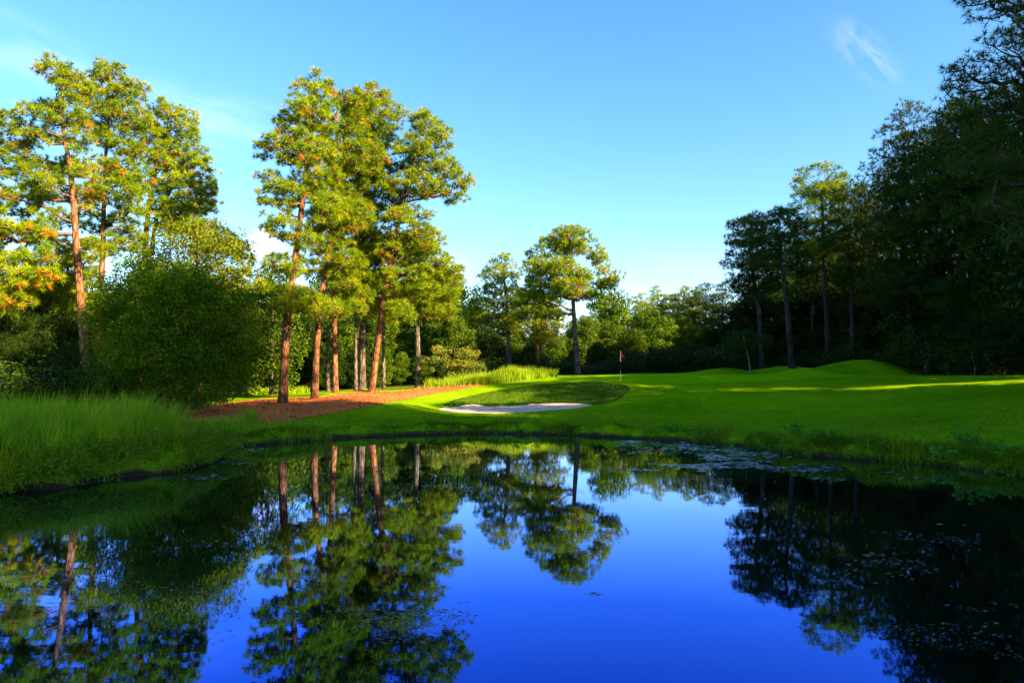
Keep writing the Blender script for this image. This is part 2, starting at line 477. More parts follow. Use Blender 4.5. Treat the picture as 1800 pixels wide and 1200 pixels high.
for x, y, z in [(-12, 15, .45), (-14, 18, .5), (-11, 19, .45), (-13, 24, .4), (-16, 28, .45), (-22, 22, .6), (-20, 34, .6), (-30, 36, .9), (-28, 15, .8), (-40, 20, 1), (-45, 50, 1.2),
                (-12, 8, .5), (-10, 3, .6), (0, 0, .7), (0, -6, .8), (10, 0, .7), (-12, -6, .9), (16, 14, .7), (18, 8, .9), (20, 18, 1.3), (16, 0, .9), (25, 25, 2.0), (30, 10, 1.8), (40, 30, 2.4),
                (30, 44, 2.5), (36, 60, 2.6), (20, 70, 2.7), (5, 66, 2.5), (0, 75, 2.3), (-15, 80, 1.6), (-40, 80, 1.3), (30, 90, 2.6), (0, 110, 2.2), (-60, 100, 1.5), (70, 60, 2.6), (70, 0, 2), (60, 110, 2.6),
                (-70, 30, 1), (-60, -20, 1), (60, -40, 1.5), (-20, -40, 1), (20, -40, 1.2), (-90, 140, 1.5), (90, 140, 2.5), (0, 150, 2)]:
    CTRL.append(np.array((x, y, z)))
CTRL = np.array(CTRL)


def tps_fit(c_, reg):
    n_ = len(c_)
    d_ = np.hypot(c_[:, None, 0] - c_[None, :, 0], c_[:, None, 1] - c_[None, :, 1])
    K = np.where(d_ > 0, d_ ** 2 * np.log(np.maximum(d_, 1e-9)), 0) + np.eye(n_) * reg
    Pm = np.c_[np.ones(n_), c_[:, :2]]
    A = np.block([[K, Pm], [Pm.T, np.zeros((3, 3))]])
    return np.linalg.solve(A, np.r_[c_[:, 2], np.zeros(3)])


TPS = tps_fit(CTRL, 0.6)


def base_h(x, y):
    x = np.clip(x, -75, 75); y = np.clip(y, -30, 140)
    out = TPS[-3] + TPS[-2] * x + TPS[-1] * y
    for (cx, cy, _), w in zip(CTRL, TPS[:-3]):
        r2 = (x - cx) ** 2 + (y - cy) ** 2
        out = out + w * 0.5 * r2 * np.log(np.maximum(r2, 1e-12))
    return np.clip(out, 0.1, 4.0)


def bump_at(px, py, Y, z, rx, ry, pw=1.0):
    p = P(px, py, Y)
    return p[0], p[1], z, rx, ry, pw


MOUNDS = [bump_at(1275, 655, 61, 0.48, 2.4, 1.7), bump_at(1385, 655, 63, 0.75, 3.2, 1.9), bump_at(1418, 655, 53.0, 0.62, 1.9, 1.2),
          bump_at(1500, 655, 56.0, 1.05, 4.0, 1.4), bump_at(1560, 655, 55, 0.35, 2.4, 1.8),
          bump_at(497, 712, 41, 0.10, 0.8, 0.8), bump_at(637, 690, 46, 0.16, 1.0, 0.7), bump_at(590, 694, 46, 0.08, 0.8, 0.6), bump_at(900, 672, 51, 0.55, 3.8, 2.0)]


def height(x, y):
    x = np.asarray(x, float); y = np.asarray(y, float)
    b = base_h(x, y)
    for cx, cy, z, rx, ry, pw in MOUNDS:
        b = b + z * np.exp(-(((x - cx) / rx) ** 2 + ((y - cy) / ry) ** 2))
    q = np.clip((y - 118) / 70, 0, 1)
    b = b + 5.0 * q * q * (3 - 2 * q)                        # the land rises behind the woods
    b = b + 0.03 * np.sin(x * 0.9 + 1.3 * np.sin(y * 0.35)) * np.sin(y * 0.7 + 0.5)
    ds = dist_poly(POND, x, y)
    lip = 0.34 + 0.10 * np.sin(x * 1.9 + y * 0.7) + 0.07 * np.sin(x * 4.1 - y * 3.3)
    bank = -0.7 + (0.7 + lip) * np.clip((ds + 0.45) / 0.75, 0, 1) ** 0.75
    t = np.clip((ds - 0.2) / 2.2, 0, 1); t = t * t * (3 - 2 * t)
    return np.where(ds < -0.45, -0.7, bank * (1 - t) + np.maximum(b, 0.15) * t)


gx = np.concatenate([np.linspace(-600, -80, 10, endpoint=False), np.arange(-80, -24, 1.5), np.arange(-24, 22, 0.28), np.arange(22, 80, 1.2), np.linspace(80, 600, 12)])
gy = np.concatenate([np.linspace(-300, -30, 8, endpoint=False), np.arange(-30, 10, 1.5), np.arange(10, 58, 0.26), np.arange(58, 130, 1.2), np.linspace(130, 200, 12), np.linspace(240, 900, 10)])
XX, YY = np.meshgrid(gx, gy)
HH = height(XX.ravel(), YY.ravel()).reshape(XX.shape)


def hz(x, y):
    """terrain height read from the same grid the ground sheet is made of"""
    x = np.atleast_1d(np.asarray(x, float)); y = np.atleast_1d(np.asarray(y, float))
    i = np.clip(np.searchsorted(gx, x) - 1, 0, len(gx) - 2); j = np.clip(np.searchsorted(gy, y) - 1, 0, len(gy) - 2)
    fx = np.clip((x - gx[i]) / (gx[i + 1] - gx[i]), 0, 1); fy = np.clip((y - gy[j]) / (gy[j + 1] - gy[j]), 0, 1)
    return (HH[j, i] * (1 - fx) + HH[j, i + 1] * fx) * (1 - fy) + (HH[j + 1, i] * (1 - fx) + HH[j + 1, i + 1] * fx) * fy


def hz1(x, y):
    return float(hz(x, y)[0])


nx_, ny_ = len(gx), len(gy)
idx = np.arange(nx_ * ny_).reshape(ny_, nx_)
faces = np.stack([idx[:-1, :-1], idx[:-1, 1:], idx[1:, 1:], idx[1:, :-1]], -1).reshape(-1, 4)
me = mesh_np('ground', np.c_[XX.ravel(), YY.ravel(), HH.ravel()], faces, smooth=True)
tag(obj('ground', me, M['turf']), 'mown green turf sloping up from the pond', 'turf', kind='structure')

YS = np.concatenate([np.arange(4, 70, 0.05)])


def G(px, py):
    """first point of the ground along a pixel's ray"""
    d_ = pdir(px, py)
    t = YS / d_.y
    zz = CAMH + d_.z * t; xx = d_.x * t
    hh = hz(xx, YS)
    k = np.argmax(zz <= hh + 1e-3)
    if zz[k] > hh[k] + 1e-3:
        k = int(np.argmin(zz - hh))
    return np.array((xx[k], YS[k]))


def sheet(name, poly, off, mat, step=0.4, rough_edge=0.06):
    """a ground-following sheet with the outline poly (x,y)"""
    poly = smooth_closed(np.asarray(poly, float), 6)
    seg = np.linalg.norm(np.roll(poly, -1, 0) - poly, axis=1)
    pts = []
    for p, q, s_ in zip(poly, np.roll(poly, -1, 0), seg):
        k = max(1, int(s_ / (step * 0.5)))
        for t in np.arange(k) / k:
            pts.append(p + (q - p) * t)
    pts = np.array(pts)
    pts += np.array([[noise.noise((x * 3, y * 3, 2.0)), noise.noise((x * 3, y * 3, 9.0))] for x, y in pts]) * rough_edge
    nb = len(pts)
    lo, hi = pts.min(0), pts.max(0)
    ax, ay = np.meshgrid(np.arange(lo[0], hi[0], step), np.arange(lo[1], hi[1], step))
    ax, ay = ax.ravel(), ay.ravel()
    keep = dist_poly(pts, ax, ay) < -0.35 * step
    allp = np.r_[pts, np.c_[ax[keep], ay[keep]]]
    v, e, f, *_ = delaunay_2d_cdt([Vector(p) for p in allp], [(i, (i + 1) % nb) for i in range(nb)], [], 1, 1e-5)
    v = np.array([tuple(a) for a in v])
    zz = hz(v[:, 0], v[:, 1]) + off
    f = np.array([t for t in f if len(t) == 3])
    a = v[f]
    cr = (a[:, 1, 0] - a[:, 0, 0]) * (a[:, 2, 1] - a[:, 0, 1]) - (a[:, 1, 1] - a[:, 0, 1]) * (a[:, 2, 0] - a[:, 0, 0])
    f[cr < 0] = f[cr < 0][:, ::-1]
    me = mesh_np(name, np.c_[v, zz], f, smooth=True)
    return obj(name, me, mat), pts


STRAW_PX = [(300, 738), (370, 741), (470, 743), (520, 737), (600, 724), (680, 708), (740, 697), (830, 681), (850, 676), (800, 676), (750, 681), (700, 687), (660, 687), (600, 692),
            (560, 698), (480, 701), (430, 705), (330, 716), (290, 725)]
STRAW = np.array([G(*p) for p in STRAW_PX])
o, STRAW_E = sheet('pine_straw', STRAW, 0.02, M['straw'], 0.4, 0.12)
tag(o, 'red-brown bed of fallen pine needles under the lit pines', 'pine straw', kind='structure')
STRAW2 = np.array([P(px, py, Y)[:2] for px, py, Y in [(40, 720, 36), (80, 722, 36), (110, 716, 38), (90, 712, 39), (50, 713, 38.5)]])
o, _ = sheet('pine_straw', STRAW2, 0.02, M['straw'], 0.4, 0.1)
tag(o, 'small patch of fallen pine needles behind the tall grass', 'pine straw', kind='structure')
SAND_W = np.array([P(px, py, Y)[:2] for px, py, Y in [(772, 719, 39), (800, 723.5, 37.9), (850, 726.5, 37.1), (900, 727.5, 36.8), (950, 726, 37), (1000, 719, 38.2), (1042, 712, 39.6),
                                                      (1020, 708.5, 41.6), (985, 707.5, 42.4), (940, 708, 42.7), (900, 710.5, 42.3), (860, 712, 41.7), (830, 711, 41.9), (800, 714, 40.6)]])
o, SAND_E = sheet('bunker_sand', SAND_W, 0.015, M['sand'], 0.35, 0.1)
tag(o, 'pale sand floor of the bunker below the grassy face', 'bunker', kind='structure')
FACE_W = np.array([P(px, py, Y)[:2] for px, py, Y in [(780, 713, 40.6), (830, 711, 42.0), (860, 712, 41.8), (900, 710.5, 42.4), (940, 708, 42.8), (985, 707.5, 42.5), (1020, 708.5, 41.7), (1042, 712, 39.9),
                                                      (1075, 706, 40.8), (1100, 694, 43), (1108, 684, 44.5), (1090, 676, 45.8), (1040, 671, 46.5), (960, 674.5, 46.3), (900, 681, 45.4), (850, 688, 44.5), (800, 700, 42.6)]])
o, _ = sheet('bunker_face', FACE_W, 0.03, M['face'], 0.35, 0.1)
tag(o, 'dark rough grass face rising behind the sand bunker', 'bunker face', kind='structure')
gc = P(1230, 664, 51.5)[:2]
ang = np.linspace(0, 2 * np.pi, 26, endpoint=False)
GREEN_W = np.c_[gc[0] + 11.5 * np.cos(ang) * (1 + 0.1 * np.sin(2 * ang)), gc[1] + 4.6 * np.sin(ang) * (1 + 0.12 * np.cos(3 * ang))]
o, _ = sheet('putting_green', GREEN_W, 0.012, M['green'], 0.5, 0.03)
tag(o, 'bright smooth putting green around the flagstick', 'putting green', kind='structure')

# water: one sheet over the pond hollow
wp = POND + unit(POND - POND.mean(0)) * 0.6
me = bpy.data.meshes.new('pond')
me.from_pydata([(x, y, 0) for x, y in wp], [], [tuple(range(len(wp)))]); me.update()
o = obj('pond', me, M['water'])
if me.polygons[0].normal.z < 0:
    me.flip_normals()
tag(o, 'still dark blue pond mirroring pines and sky', 'pond', kind='structure')

# ------------------------------------------------------------------ trees

def sample_clumps(lobes, spacing, n_try=6000, hollow=0.5, thr=-0.15, nfreq=0.35, seed=0.0):
    """lobes: (c(3), r(3)); dart throwing inside their union, with gaps where a noise is low"""
    cs = np.array([l_[0] for l_ in lobes]); rs = np.array([l_[1] for l_ in lobes])
    vol = np.prod(rs, axis=1); pick = rng.choice(len(lobes), n_try, p=vol / vol.sum())
    u = rand_unit(n_try) * (rng.random((n_try, 1)) ** (1 / 3))
    pts = cs[pick] + u * rs[pick]
    q = np.min(np.linalg.norm((pts[:, None] - cs[None]) / rs[None], axis=2), axis=1)
    keep = []
    kp = np.zeros((0, 3))
    for i in range(n_try):
        p = pts[i]
        if q[i] < 0.5 and rng.random() < hollow:
            continue
        if noise.noise((p[0] * nfreq + seed, p[1] * nfreq, p[2] * nfreq * 1.5)) < thr:
            continue
        if len(kp) and np.min(np.sum(((kp - p) * (1, 1, 1.1)) ** 2, axis=1)) < spacing ** 2:
            continue
        keep.append(i); kp = np.vstack([kp, p])
    if len(kp) > 8:                                          # no clump hanging on its own
        d2 = np.sqrt(np.sum((kp[:, None] - kp[None]) ** 2, axis=2)); d2.sort(axis=1)
        kp = kp[d2[:, 2] < 1.9 * spacing]
    return kp


def path_at(pts, m_=40):
    pts = np.asarray(pts, float)
    t = np.linspace(0, len(pts) - 1, m_)
    out = np.empty((m_, 3))
    n_ = len(pts)
    for k, tt in enumerate(t):
        i = min(int(tt), n_ - 2); f_ = tt - i
        p0, p1, p2, p3 = pts[max(i - 1, 0)], pts[i], pts[i + 1], pts[min(i + 2, n_ - 1)]
        out[k] = 0.5 * (2 * p1 + (p2 - p0) * f_ + (2 * p0 - 5 * p1 + 4 * p2 - p3) * f_ ** 2 + (3 * p1 - p0 - 3 * p2 + p3) * f_ ** 3)
    return out


def limbs(trunk, trunk_r, clumps, rise=0.35, rmin=0.019, kpath=0.35):
    """join every clump to the trunk or to another limb; returns (polys, radii)"""
    nodes = [tuple(p) for p in trunk]; par = [-1] * len(trunk); plen = [0.0] * len(trunk)
    is_tr = len(trunk)
    axis_d = np.array([np.min(np.hypot(trunk[:, 0] - c_[0], trunk[:, 1] - c_[1]) + 0.5 * np.abs(trunk[:, 2] - c_[2])) for c_ in clumps])
    order = np.argsort(axis_d)
    nd = np.array(nodes, float); pl = np.zeros(len(nd)); link = []
    for ci in order:
        c_ = clumps[ci]
        dv = c_ - nd
        ln = np.linalg.norm(dv, axis=1)
        hd = np.hypot(dv[:, 0], dv[:, 1])
        want = rise * hd                                   # limbs climb as they go out
        cost = ln + kpath * pl + 0.8 * np.abs(dv[:, 2] - want) * (np.arange(len(nd)) < is_tr) + 1.2 * np.maximum(0, -dv[:, 2])
        j = int(np.argmin(cost))
        link.append((j, len(nd), ci))
        nd = np.vstack([nd, c_]); pl = np.append(pl, pl[j] + ln[j])
    cnt = np.ones(len(nd))
    for j, k, _ in reversed(link):
        cnt[j] += cnt[k]
    polys, radii = [], []
    for j, k, ci in link:
        a, b = nd[j], nd[k]
        ln = np.linalg.norm(b - a)
        r0 = min(rmin * cnt[k] ** 0.55 * 1.15, (trunk_r[j] * 0.6 if j < is_tr else 1.0)); r1 = rmin * max(cnt[k] - 1, 0.4) ** 0.55
        mid1 = a + (b - a) * 0.33 + rng.normal(size=3) * ln * 0.06 + (0, 0, -0.05 * ln)
        mid2 = a + (b - a) * 0.68 + rng.normal(size=3) * ln * 0.06 + (0, 0, -0.07 * ln)
        polys.append([a, mid1, mid2, b]); radii.append([r0, r0 * 0.75 + r1 * 0.25, r0 * 0.35 + r1 * 0.65, min(r1, r0)])
    return np.array(polys), np.array(radii)


def trunk_mesh(pts, r0, r1, sides=14, m_=26, flare=0.35):
    c_ = path_at(pts, m_)
    s_ = np.linspace(0, 1, m_)
    h_ = c_[:, 2] - c_[0, 2]
    r = r0 + (r1 - r0) * s_ ** 1.1 + r0 * flare * np.exp(-h_ / 0.35)
    r = r * (1 + 0.03 * np.sin(s_ * 37 + c_[0, 0]))
    v, f = tubes(c_[None], r[None], sides)
    return mesh_np('trunk', v, f, smooth=True), c_, r


def needle_arrays(clumps, crad, tufts, per, length, width, up=0.35, flat=0.82, orange=0.1, jitter=0.15):
    nC = len(clumps)
    cr = crad * (0.75 + 0.5 * rng.random(nC))
    k = rng.poisson(tufts, nC).clip(3)
    ci = np.repeat(np.arange(nC), k)
    d_ = rand_unit(len(ci)); d_[:, 2] = np.where(d_[:, 2] < -0.45, -d_[:, 2] * 0.8, d_[:, 2])
    rad = cr[ci] * (0.35 + 0.65 * rng.random(len(ci)) ** 0.5)
    tp = clumps[ci] + d_ * rad[:, None] * (1, 1, flat)
    td = unit(d_ * (1, 1, 0.7) + (0, 0, up) + rng.normal(size=d_.shape) * 0.2)
    nT = len(tp)
    ctone = rng.random(nC) * 0.35
    tone_t = np.clip(ctone[ci] + rng.random(nT) * 0.45, 0, 0.8)
    org = (rng.random(nT) < orange * 0.25) | (rng.random(nC) < orange * 0.9)[ci] & (d_[:, 2] < 0.35) & (rng.random(nT) < 0.6)
    tone_t = np.where(org, 0.82 + 0.18 * rng.random(nT), tone_t)
    nd = unit(np.repeat(td, per, 0) * 0.55 + rand_unit(nT * per))
    L = length * (0.7 + 0.5 * rng.random(nT * per))
    b = np.repeat(tp, per, 0)
    side = unit(np.cross(nd, rand_unit(nT * per))) * (width * (0.7 + 0.6 * rng.random((nT * per, 1)))) * 0.5
    v = np.stack([b - side, b + side, b + nd * L[:, None]], 1).reshape(-1, 3)
    f = np.arange(len(v)).reshape(-1, 3)
    tone = np.clip(np.repeat(tone_t, per) + rng.normal(size=nT * per) * 0.06, 0, 1)
    return v, f, tone, ci, tp


def pine_parts(root, origin, trunk_pts, r0, r1, lobes, spacing=0.62, crad=0.42, tufts=14, per=22, length=0.32, width=0.032, mat='needle', bark='bark', limb='limb',
               rise=0.3, thr=-0.36, orange=0.11, extra_trunks=(), dead=0, twig_frac=0.5, seed=0.0, n_try=6000, hollow=0.5):
    """trunk, limbs and needle crown under root; coordinates are world, origin is root's place"""
    origin = np.asarray(origin, float)
    tp = np.asarray(trunk_pts, float) - origin
    me, axis, rr = trunk_mesh(tp, r0, r1)
    obj('trunk', me, M[bark], root)
    axes, rads = [axis], [rr]
    for et, a0, a1 in extra_trunks:
        e = np.asarray(et, float) - origin
        me, ax2, r2 = trunk_mesh(e, a0, a1, flare=0.0)
        obj('trunk', me, M[bark], root)
        axes.append(ax2); rads.append(r2)
    axis = np.vstack(axes); rr = np.concatenate(rads)
    L = [(np.asarray(c_) - origin, np.asarray(r)) for c_, r in lobes]
    cl = sample_clumps(L, spacing, n_try=n_try, thr=thr, seed=seed, hollow=hollow)
    polys, radii = limbs(axis, rr, cl, rise)
    v, f = tubes(polys, radii, 5)
    for _ in range(dead):                                   # bare grey stubs below the crown
        k = rng.integers(int(len(axes[0]) * 0.35), int(len(axes[0]) * 0.7))
        a = axes[0][k]; th = rng.random() * 6.28; ln = 0.6 + 1.2 * rng.random()
        dr = np.array((math.cos(th), math.sin(th), 0.15 + 0.3 * rng.random()))
        pl = np.array([[a, a + dr * ln * 0.4 + rng.normal(size=3) * 0.05, a + dr * ln * 0.7 + rng.normal(size=3) * 0.08, a + dr * ln + (0, 0, 0.2)]])
        v2, f2 = tubes(pl, np.array([[0.03, 0.022, 0.015, 0.006]]), 4)
        if v2.shape[0]:
            f = np.vstack([f, f2 + len(v)]); v = np.vstack([v, v2])
    nv, nf, tone, ci, tpz = needle_arrays(cl, crad, tufts, per, length, width, orange=orange)
    sel = rng.random(len(tpz)) < twig_frac                  # twigs out to the tufts
    a = cl[ci[sel]]; b = tpz[sel]
    if len(a):
        sd = unit(np.cross(b - a, rand_unit(len(a)))) * 0.014
        v2 = np.stack([a - sd, a + sd, b + sd * 0.5, b - sd * 0.5], 1).reshape(-1, 3)
        f = np.vstack([f, np.arange(len(v2)).reshape(-1, 4) + len(v)]); v = np.vstack([v, v2])
    obj('branches', mesh_np('branches', v, f, smooth=True), M[limb], root)
    obj('crown', mesh_np('crown', nv, nf, tone), M[mat], root)


def lobe(px, py, rx, ry, Y, dy=0.0, depth=0.85):
    """an ellipsoid of crown from its outline in photo pixels, at distance Y"""
    c_ = P(px, py, Y + dy)
    return c_, np.array((rx * Y / F, max(rx * Y / F * depth, 0.8), ry * Y / F))


def hero_pine(trunk_px, Y, r0, r1, lobes_px, label, group=None, name='pine_tree', lean=0.0, extra=(), **kw):
    pts = [P(px, py, Y + lean * i) for i, (px, py) in enumerate(trunk_px)]
    z0 = hz1(pts[0][0], pts[0][1])
    pts[0][2] = min(pts[0][2], z0) if abs(pts[0][2] - z0) < 1.5 else z0
    base = np.array((pts[0][0], pts[0][1], z0))
    pts[0] = base - (0, 0, 0.1)
    root = thing(name, base, label, 'pine tree', group)
    ex = [([P(px, py, Y + 0.2 * i) for i, (px, py) in enumerate(e[0])], e[1], e[2]) for e in extra]
    pine_parts(root, base, pts, r0, r1, [lobe(*q[:4], Y, *(q[4:])) for q in lobes_px], extra_trunks=ex, **kw)
    return root


def leaf_arrays(clumps, crad, per, size, aspect=0.55, shell=0.45, flat=0.8, tone_c=0.4, upn=0.35):
    nC = len(clumps)
    cr = crad * (0.7 + 0.6 * rng.random(nC))
    k = rng.poisson(per, nC).clip(4)
    ci = np.repeat(np.arange(nC), k); n_ = len(ci)
    d_ = rand_unit(n_)
    pos = clumps[ci] + d_ * (cr[ci] * (shell + (1 - shell) * rng.random(n_) ** 0.6))[:, None] * (1, 1, flat)
    nrm = unit(d_ * 0.6 + (0, 0, upn) + rng.normal(size=d_.shape) * 0.55)
    t = unit(np.cross(nrm, rand_unit(n_))); b = np.cross(nrm, t)
    s_ = size * (0.65 + 0.7 * rng.random((n_, 1)))
    v = np.stack([pos - t * s_ * 0.5, pos + b * s_ * aspect * 0.5, pos + t * s_ * 0.5, pos - b * s_ * aspect * 0.5], 1).reshape(-1, 3)
    f = np.arange(len(v)).reshape(-1, 4)
    tone = np.clip(rng.random(nC)[ci] * tone_c + rng.random(n_) * (1 - tone_c), 0, 1)
    return v, f, tone


def broad_parts(root, origin, trunk_pts, r0, r1, lobes, spacing=1.0, crad=0.8, per=120, size=0.25, mat='leaf', bark='bark_grey', limb='limb_grey', thr=-0.2, hollow=0.8,
                rise=0.8, n_try=5000, seed=0.0, stems=()):
    origin = np.asarray(origin, float)
    me, axis, rr = trunk_mesh(np.asarray(trunk_pts, float) - origin, r0, r1, sides=10, m_=16)
    obj('trunk', me, M[bark], root)
    axes, rads = [axis], [rr]
    for st in stems:
        me, a2, r2 = trunk_mesh(np.asarray(st, float) - origin, r0 * 0.8, r1, sides=8, m_=14)
        obj('trunk', me, M[bark], root); axes.append(a2); rads.append(r2)
    L = [(np.asarray(c_) - origin, np.asarray(r)) for c_, r in lobes]
    cl = sample_clumps(L, spacing, n_try=n_try, hollow=hollow, thr=thr, seed=seed)
    polys, radii = limbs(np.vstack(axes), np.concatenate(rads), cl, rise, rmin=0.012)
    v, f = tubes(polys, radii, 4)
    obj('branches', mesh_np('branches', v, f, smooth=True), M[limb], root)
    v, f, tone = leaf_arrays(cl, crad, per, size)
    obj('crown', mesh_np('crown', v, f, tone), M[mat], root)


def Z(px, py, Y):
    return P(px, py, Y)[2]


# --- the lit pines on the pine straw
GC = 'lit pines standing on the pine straw'
hero_pine([(497, 710), (504, 570), (519, 455), (534, 335), (546, 230), (556, 150)], 41, 0.26, 0.07,
          [(553, 158, 32, 26), (545, 205, 46, 36), (525, 262, 50, 36), (500, 225, 22, 20), (470, 262, 26, 20), (468, 320, 28, 24), (500, 345, 44, 30), (560, 300, 36, 44),
           (492, 400, 36, 26), (535, 420, 26, 24), (500, 470, 30, 26), (520, 528, 44, 24, -1.0), (462, 505, 16, 10), (560, 545, 30, 16, -1.5), (570, 370, 36, 34)],
          'tall orange-barked pine standing in front, with shaded lower trunk on the pine straw', GC, seed=1.0, dead=3)
hero_pine([(553, 700), (560, 560), (576, 450), (588, 350), (604, 250), (620, 185)], 43, 0.215, 0.06,
          [(622, 190, 34, 28), (600, 235, 40, 36), (596, 285, 46, 34), (640, 275, 36, 36), (575, 335, 36, 28), (610, 380, 48, 32), (575, 430, 40, 30), (600, 465, 40, 26), (548, 470, 24, 18),
           (585, 540, 46, 18, -1.0), (620, 520, 36, 22)],
          'straight sunlit pine between the front pine and the slim pine on the pine straw', GC, seed=4.0, dead=2)
hero_pine([(590, 692), (588, 570), (585, 450), (592, 340), (610, 250), (625, 215)], 46, 0.185, 0.05,
          [(625, 215, 30, 28), (640, 310, 42, 34), (605, 330, 36, 36), (620, 410, 40, 30), (610, 480, 44, 26), (655, 450, 36, 26), (560, 385, 22, 20), (640, 540, 34, 20)],
          'slim sunlit pine just left of the dark-barked pine', GC, seed=7.0, dead=2)
hero_pine([(637, 688), (637, 560), (639, 440), (645, 320), (652, 220), (656, 165)], 46.4, 0.23, 0.06,
          [(655, 175, 34, 24), (660, 220, 42, 36), (690, 200, 22, 20), (650, 290, 44, 40), (690, 280, 32, 34), (640, 370, 40, 34), (680, 360, 32, 34), (655, 440, 40, 32), (640, 500, 46, 26), (690, 490, 34, 26)],
          'dark grey-barked pine close behind the leaning pine', GC, bark='bark_grey', seed=10.0, dead=2)
hero_pine([(653, 689), (668, 570), (684, 470), (706, 370), (722, 300), (742, 225)], 45, 0.215, 0.06,
          [(745, 222, 30, 22), (775, 245, 24, 24), (735, 265, 42, 30), (775, 300, 36, 28), (810, 325, 24, 16), (745, 325, 44, 26), (795, 345, 26, 14), (700, 330, 34, 24), (720, 385, 40, 22, -0.8),
           (745, 425, 36, 30), (690, 430, 36, 34), (780, 480, 36, 22), (745, 500, 44, 28), (695, 500, 40, 26), (690, 550, 40, 18, -1), (790, 520, 18, 14)],
          'leaning sunlit pine with crooked limbs on its right side', GC, seed=13.0, dead=4)
hero_pine([(735, 664), (734, 600), (732, 540), (726, 490), (720, 440)], 58, 0.25, 0.06,
          [(725, 440, 40, 34), (765, 465, 30, 26), (750, 520, 40, 24), (800, 495, 18, 14), (770, 550, 32, 16), (710, 520, 30, 24)],
          'slender pine behind the leaning pine, trunk bare to half its height', 'slender pines behind the lit pines', bark='bark_grey', seed=16.0)
for i, (px, Y, top, lb) in enumerate([(626, 60, 480, 'thin straight pine trunk seen between the slim pine and dark-barked pine'), (675, 62, 470, 'thin grey pine standing on the strip of fairway right of the leaning pine'),
                                      (577, 63, 500, 'thin pine in shade behind the straight sunlit pine')]):
    hero_pine([(px, 690), (px - 1, 600), (px + 2, 540), (px + 4, top)], Y, 0.17, 0.05, [(px + 3, top + 6, 30, 30), (px - 10, top + 50, 34, 20), (px + 16, top + 70, 30, 18)],
              lb, 'slender pines behind the lit pines', bark='bark_grey', spacing=1.2, tufts=16, seed=20.0 + i)

# --- pines on the left
GL = 'tall pines on the left bank'
hero_pine([(154, 700), (147, 590), (138, 480), (131, 380), (124, 300), (112, 235), (100, 170)], 38, 0.25, 0.06,
          [(95, 132, 38, 22), (45, 140, 34, 20), (130, 158, 34, 26), (60, 185, 44, 26), (110, 205, 44, 28), (25, 225, 32, 24), (70, 245, 40, 24), (130, 250, 26, 24), (20, 290, 38, 26), (85, 285, 36, 20), (55, 275, 34, 22, 1.5), (60, 320, 40, 20, -1.5),
           (-20, 255, 36, 30), (15, 360, 40, 22), (-25, 340, 40, 30), (75, 375, 34, 18), (150, 390, 26, 26), (170, 345, 22, 18, 1.5), (30, 415, 44, 24), (140, 300, 22, 18), (-30, 420, 44, 30), (100, 440, 30, 22), (95, 335, 36, 22), (165, 300, 26, 22, -1), (110, 300, 34, 22, 1.5), (160, 440, 26, 20, -1), (90, 400, 36, 22), (60, 345, 34, 20, 1.5)],
          'tall orange-barked pine with long bare limbs reaching left over the bank', GL, seed=31.0, dead=5, thr=-0.1)
hero_pine([(166, 700), (172, 560), (180, 460), (183, 350), (187, 260), (195, 170)], 41, 0.21, 0.06,
          [(195, 135, 36, 22), (230, 165, 30, 24), (175, 175, 34, 28), (215, 205, 40, 28), (245, 215, 18, 26), (180, 235, 34, 26), (225, 255, 32, 24), (165, 300, 26, 20), (215, 340, 30, 22, -1.5), (205, 400, 36, 22), (180, 430, 34, 20), (235, 375, 26, 18), (215, 300, 34, 22), (150, 345, 26, 22), (240, 320, 24, 20), (160, 395, 30, 20), (225, 425, 30, 18)],
          'second tall orange pine half hidden by the round dark bushy tree', GL, seed=34.0, dead=2)
hero_pine([(250, 700), (252, 560), (256, 420), (262, 370), (272, 310), (285, 240)], 47, 0.25, 0.06,
          [(292, 198, 28, 20), (320, 220, 30, 26), (280, 240, 34, 28), (340, 255, 28, 30), (300, 285, 40, 30), (355, 300, 26, 28), (270, 300, 28, 28), (330, 335, 44, 26), (365, 330, 16, 22), (260, 345, 22, 18), (300, 365, 34, 20), (240, 280, 22, 24), (350, 360, 30, 18), (285, 395, 30, 16)],
          'fork-trunked pine behind the round dark bushy tree', GL, extra=[([(262, 520), (268, 430), (278, 375), (298, 340), (318, 300)], 0.16, 0.05)], seed=37.0)
hero_pine([(352, 700), (350, 560), (346, 470), (342, 400)], 53, 0.2, 0.06,
          [(345, 372, 36, 16), (370, 378, 22, 14), (320, 395, 40, 18), (360, 405, 34, 16), (410, 440, 30, 26), (425, 470, 24, 30), (400, 500, 36, 34), (425, 540, 22, 30), (380, 450, 40, 30)],
          'shorter sunlit pine showing above the right shoulder of the round dark bushy tree', GL, seed=40.0, thr=-0.3)
hero_pine([(-60, 720), (-50, 560), (-36, 440), (-20, 340)], 36, 0.28, 0.06,
          [(0, 420, 40, 30), (40, 445, 44, 26), (20, 490, 50, 28), (70, 490, 32, 24), (-40, 460, 50, 50), (0, 530, 50, 20), (55, 415, 30, 20), (-40, 380, 40, 30)],
          'pine at the far left with low orange-tinged boughs', GL, seed=43.0, orange=0.22)
hero_pine([(110, 705), (112, 600), (118, 500), (120, 440)], 46, 0.2, 0.06,
          [(110, 445, 40, 26), (90, 490, 44, 30), (140, 480, 36, 30), (60, 520, 40, 24), (130, 530, 40, 24)],
          'low-crowned pine behind the tall pine on the left bank', GL, seed=46.0, orange=0.15)

